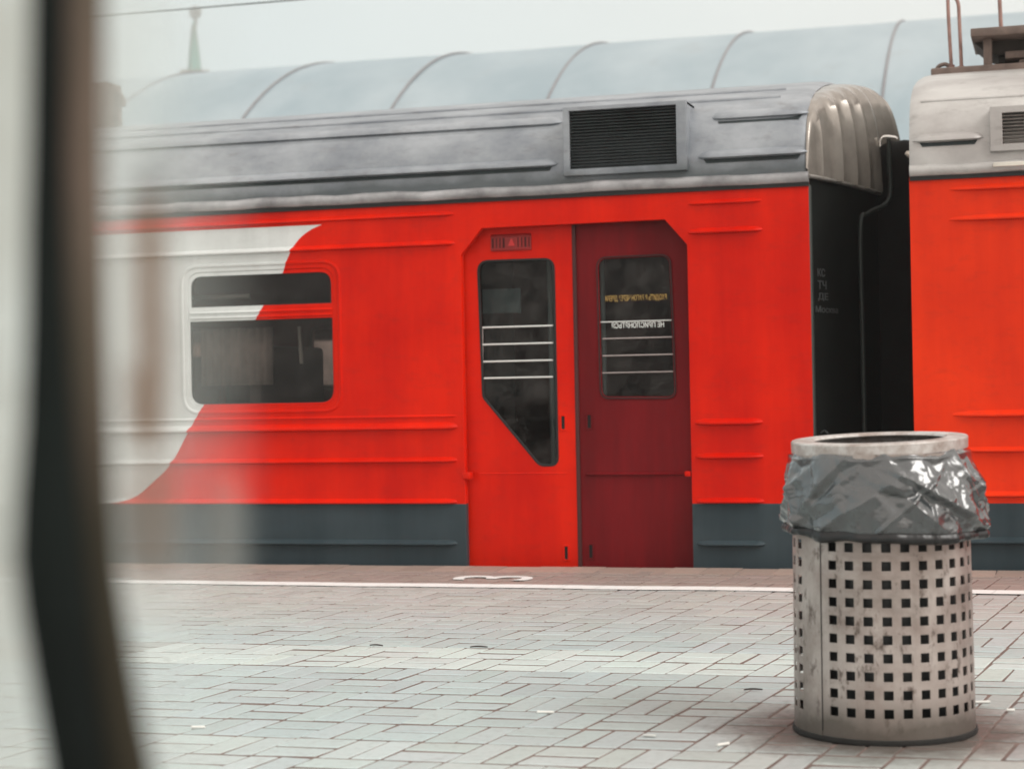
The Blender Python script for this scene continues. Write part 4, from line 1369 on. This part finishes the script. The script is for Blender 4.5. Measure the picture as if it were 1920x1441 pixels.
def leaf(x, y, ang, label, sz=.03):
    p_ = gr(x, y, .005); bm = bmesh.new(); n = 8
    d = Vector((math.cos(ang), math.sin(ang), 0)); s = Vector((-d.y, d.x, 0)); r_ = []
    for k in range(n + 1):
        t = k / n; w_ = math.sin(math.pi * min(.98, max(.02, t))) * sz * .16
        c = p_ + d * (t - .5) * sz * 2 + s * math.sin(t * 5) * sz * .12 + Vector((0, 0, .0015 * math.sin(math.pi * t)))
        r_.append((bm.verts.new(c - s * w_), bm.verts.new(c + s * w_ + Vector((0, 0, .004)))))
    for a, b in zip(r_, r_[1:]): bm.faces.new((a[0], b[0], b[1], a[1]))
    o = bm_obj('dry_leaf', bm, simple('leaf_dark', (.03, .022, .02), .8), None, loc=p_)
    m_ = o.modifiers.new('thickness', 'SOLIDIFY'); m_.thickness = .001
    tag(o, label, 'leaf', 'dry leaves on the paving')
leaf(1412, 1293, .35, 'dark curled leaf left of the bin', .030)
leaf(898, 1213, .2, 'dark dry leaf at the edge of the pale paving band', .034)
leaf(706, 1210, .0, 'dry leaf left of the darker one on the pale paving band', .028)

# ---------------------------------------------------------------- out-of-focus screen close to the lens
DP = 0.86
scr = empty('glass_screen', (at(160, 720, DP).x, DP, 0))
tag(scr, 'dirty glass screen with a dark blurred post, close at the left edge', 'glass screen')
def fpt(x, y, D):     # photo px -> point at optical depth D
    return CAM + ray(x, y) * D
def strip(bm, left, right, D, th, zlo=-1.0, zhi=2.3):
    """upright bar whose two edges wander as measured; extended straight to the platform and up"""
    ys = [-2600] + [y for y, _ in left] + [4700]
    L = [left[0][1]] + [x for _, x in left] + [left[-1][1] + 60]
    R = [right[0][1]] + [x for _, x in right] + [right[-1][1] + 60]
    rows = []
    n = 10
    for y, l, r in zip(ys, L, R):
        ring = []
        c = (l + r) / 2; hw_ = (r - l) / 2
        for k in range(n):
            a = 2 * math.pi * k / n
            q = fpt(c + hw_ * math.cos(a), y, D) + _f * (th * math.sin(a))
            q.z = max(q.z, .0)
            ring.append(bm.verts.new(q))
        rows.append(ring)
    for a, b in zip(rows, rows[1:]):
        for k in range(n): bm.faces.new((a[k], a[(k + 1) % n], b[(k + 1) % n], b[k]))
    bm.faces.new(rows[0]); bm.faces.new(rows[-1])
ysamp = [0, 150, 300, 450, 600, 800, 950, 1050, 1150, 1250, 1350, 1441]
def interp(tab, y):
    for (a, b), (c, d) in zip(tab, tab[1:]):
        if a <= y <= c: return b + (d - b) * (y - a) / (c - a)
    return tab[-1][1]
def post_mat():
    t = NT('post_paint'); p = t.pos()
    sep = t.n('ShaderNodeSeparateXYZ'); t.l(p, sep.inputs[0])
    n = t.noise(14, 4, .6, t.scaled(p, (1, 1, .5)))
    wn = t.ramp(t.math('ADD', sep.outputs[2], t.math('MULTIPLY', n, .05)), .96, 1.10)    # brown above, darker olive towards the bottom
    c = t.mixc(wn, (.030, .026, .016), (.14, .108, .085))
    c = t.mixc(t.math('MULTIPLY', t.ramp(n, .5, .65), .5), c, (.05, .055, .035))
    t.bsdf(c, .7, 0, .2); return t.m
tl_ = [(0, 56), (300, 52), (450, 48), (700, 46), (900, 36), (1000, 24), (1100, 30), (1250, 55), (1441, 88)]
tm_ = [(0, 122), (300, 118), (600, 126), (900, 146), (1100, 166), (1300, 186), (1441, 205)]
tr_ = [(0, 198), (300, 197), (600, 203), (900, 212), (1050, 221), (1200, 243), (1350, 270), (1441, 290)]
def upright(name, lt, rt, D, th, mat):
    bm = bmesh.new()
    strip(bm, [(y, interp(lt, y)) for y in ysamp], [(y, interp(rt, y)) for y in ysamp], D, th)
    return bm_obj(name, bm, mat, scr, 60)
upright('rubber_seal', tl_, [(y, x + 4) for y, x in tm_], .84, .010, simple('seal_dark', (.007, .0105, .0095), .8, spec=.15, var=.3, scale=9))
upright('frame_post', [(y, x - 30) for y, x in tm_], tr_, .86, .012, post_mat())
def dirty_glass():
    t = NT('dirty_glass')
    p = t.pos()
    # coordinate across the pane
    dt = t.n('ShaderNodeVectorMath'); dt.operation = 'DOT_PRODUCT'; dt.inputs[1].default_value = tuple(_r); t.l(p, dt.inputs[0])
    sep = t.n('ShaderNodeSeparateXYZ'); t.l(p, sep.inputs[0])
    u = dt.outputs['Value']; z = sep.outputs[2]
    U = lambda px: (px - 960) / FPX * GD
    Zp = lambda py: 1 - (py - 720.5) / FPX * GD + .016
    den = t.ramp(u, U(70), U(110), .97, .66)               # thick dirt behind the post, thinner beyond it
    den = t.math('MULTIPLY', den, t.ramp(u, U(235), U(360), 1.0, .36))
    den = t.math('MULTIPLY', den, t.ramp(u, U(350), U(500), 1.0, .0))
    low = t.ramp(z, Zp(1400), Zp(950), .75, 1.0)
    den = t.math('MULTIPLY', den, low)
    den = t.math('MULTIPLY', den, t.ramp(t.noise(7, 3, .5, t.scaled(p, (3, 3, .5))), .3, .7, .8, 1.2), clamp=True)
    def blob(px, py, wx_, wy_, amp):
        a = t.math('DIVIDE', t.math('SUBTRACT', u, U(px)), wx_ / FPX * GD)
        b = t.math('DIVIDE', t.math('SUBTRACT', z, Zp(py)), wy_ / FPX * GD)
        rr_ = t.math('ADD', t.math('MULTIPLY', a, a), t.math('MULTIPLY', t.math('MULTIPLY', b, b), t.math('MULTIPLY', b, b)))
        return t.ramp(rr_, 1.6, .2, 0, amp)
    br = t.math('MAXIMUM', blob(286, 640, 44, 250, .95), blob(275, 800, 46, 100, 1.0))
    br = t.math('MAXIMUM', br, blob(280, 1010, 60, 130, .75)); br = t.math('MAXIMUM', br, blob(415, 1060, 42, 130, .42))
    alpha = t.math('MAXIMUM', den, t.math('MULTIPLY', br, .85))
    col = t.mixc(t.ramp(t.noise(9, 4, .6, t.scaled(p, (1, 1, .8)), .5), .42, .66), (.90, 1.0, .98), (.74, .80, .76))
    col = t.mixc(br, col, (.24, .155, .10))
    d1 = t.n('ShaderNodeBsdfDiffuse'); t.l(col, d1.inputs[0])
    d2 = t.n('ShaderNodeBsdfTranslucent'); t.l(col, d2.inputs[0])
    ad = t.n('ShaderNodeMixShader'); ad.inputs[0].default_value = .45; t.l(d1.outputs[0], ad.inputs[1]); t.l(d2.outputs[0], ad.inputs[2])
    tr = t.n('ShaderNodeBsdfTransparent')
    mx_ = t.n('ShaderNodeMixShader'); t.l(alpha, mx_.inputs[0]); t.l(tr.outputs[0], mx_.inputs[1]); t.l(ad.outputs[0], mx_.inputs[2])
    t.l(mx_.outputs[0], t.out.inputs[0])
    return t.m
GD = .92
bm = bmesh.new()
# one pane, 4 mm thick, square to the view and standing on the platform
c0 = CAM + _f * GD
xa_, xb_ = (-420 - 960) / FPX * GD, (515 - 960) / FPX * GD
q = []
for dd in (0,):
    for (u_, z_) in ((xa_, .0), (xb_, .0), (xb_, 2.1), (xa_, 2.1)):
        b_ = c0 + _r * u_ + _f * dd; q.append(bm.verts.new((b_.x, b_.y, z_)))
bm.faces.new(q[:4])
bm_obj('pane', bm, dirty_glass(), scr)

# ---------------------------------------------------------------- haze
HAZE = 0.0009
bm = bmesh.new(); box(bm, (-320, -14, -2.35), (60, 540, 150))
hz_ = NT('haze_air')
pv = hz_.n('ShaderNodeVolumePrincipled'); pv.inputs['Color'].default_value = (.96, 1.0, 1.0, 1)
pv.inputs['Density'].default_value = HAZE; pv.inputs['Anisotropy'].default_value = .2
hz_.l(pv.outputs[0], hz_.out.inputs['Volume'])
if HAZE > 0:
    tag(bm_obj('haze', bm, hz_.m), kind='stuff')

# ---------------------------------------------------------------- camera
cd = bpy.data.cameras.new('camera'); cam = bpy.data.objects.new('camera', cd); COL.objects.link(cam)
cd.sensor_width = 36; cd.lens = FPX / 1920 * 36; cd.clip_start = .02; cd.clip_end = 3000
up = -DN
cam.matrix_world = Matrix(((RX.x, up.x, -_f.x, CAM.x), (RX.y, up.y, -_f.y, CAM.y), (RX.z, up.z, -_f.z, CAM.z), (0, 0, 0, 1)))
cd.dof.use_dof = True; cd.dof.focus_distance = 7.2; cd.dof.aperture_fstop = 3.4
SC.camera = cam
SC.view_settings.view_transform = 'Standard'; SC.view_settings.look = 'None'; SC.view_settings.exposure = .39; SC.view_settings.gamma = 1
SC.cycles.use_denoising = True
SC.cycles.max_bounces = 8; SC.cycles.transparent_max_bounces = 12; SC.cycles.volume_bounces = 2
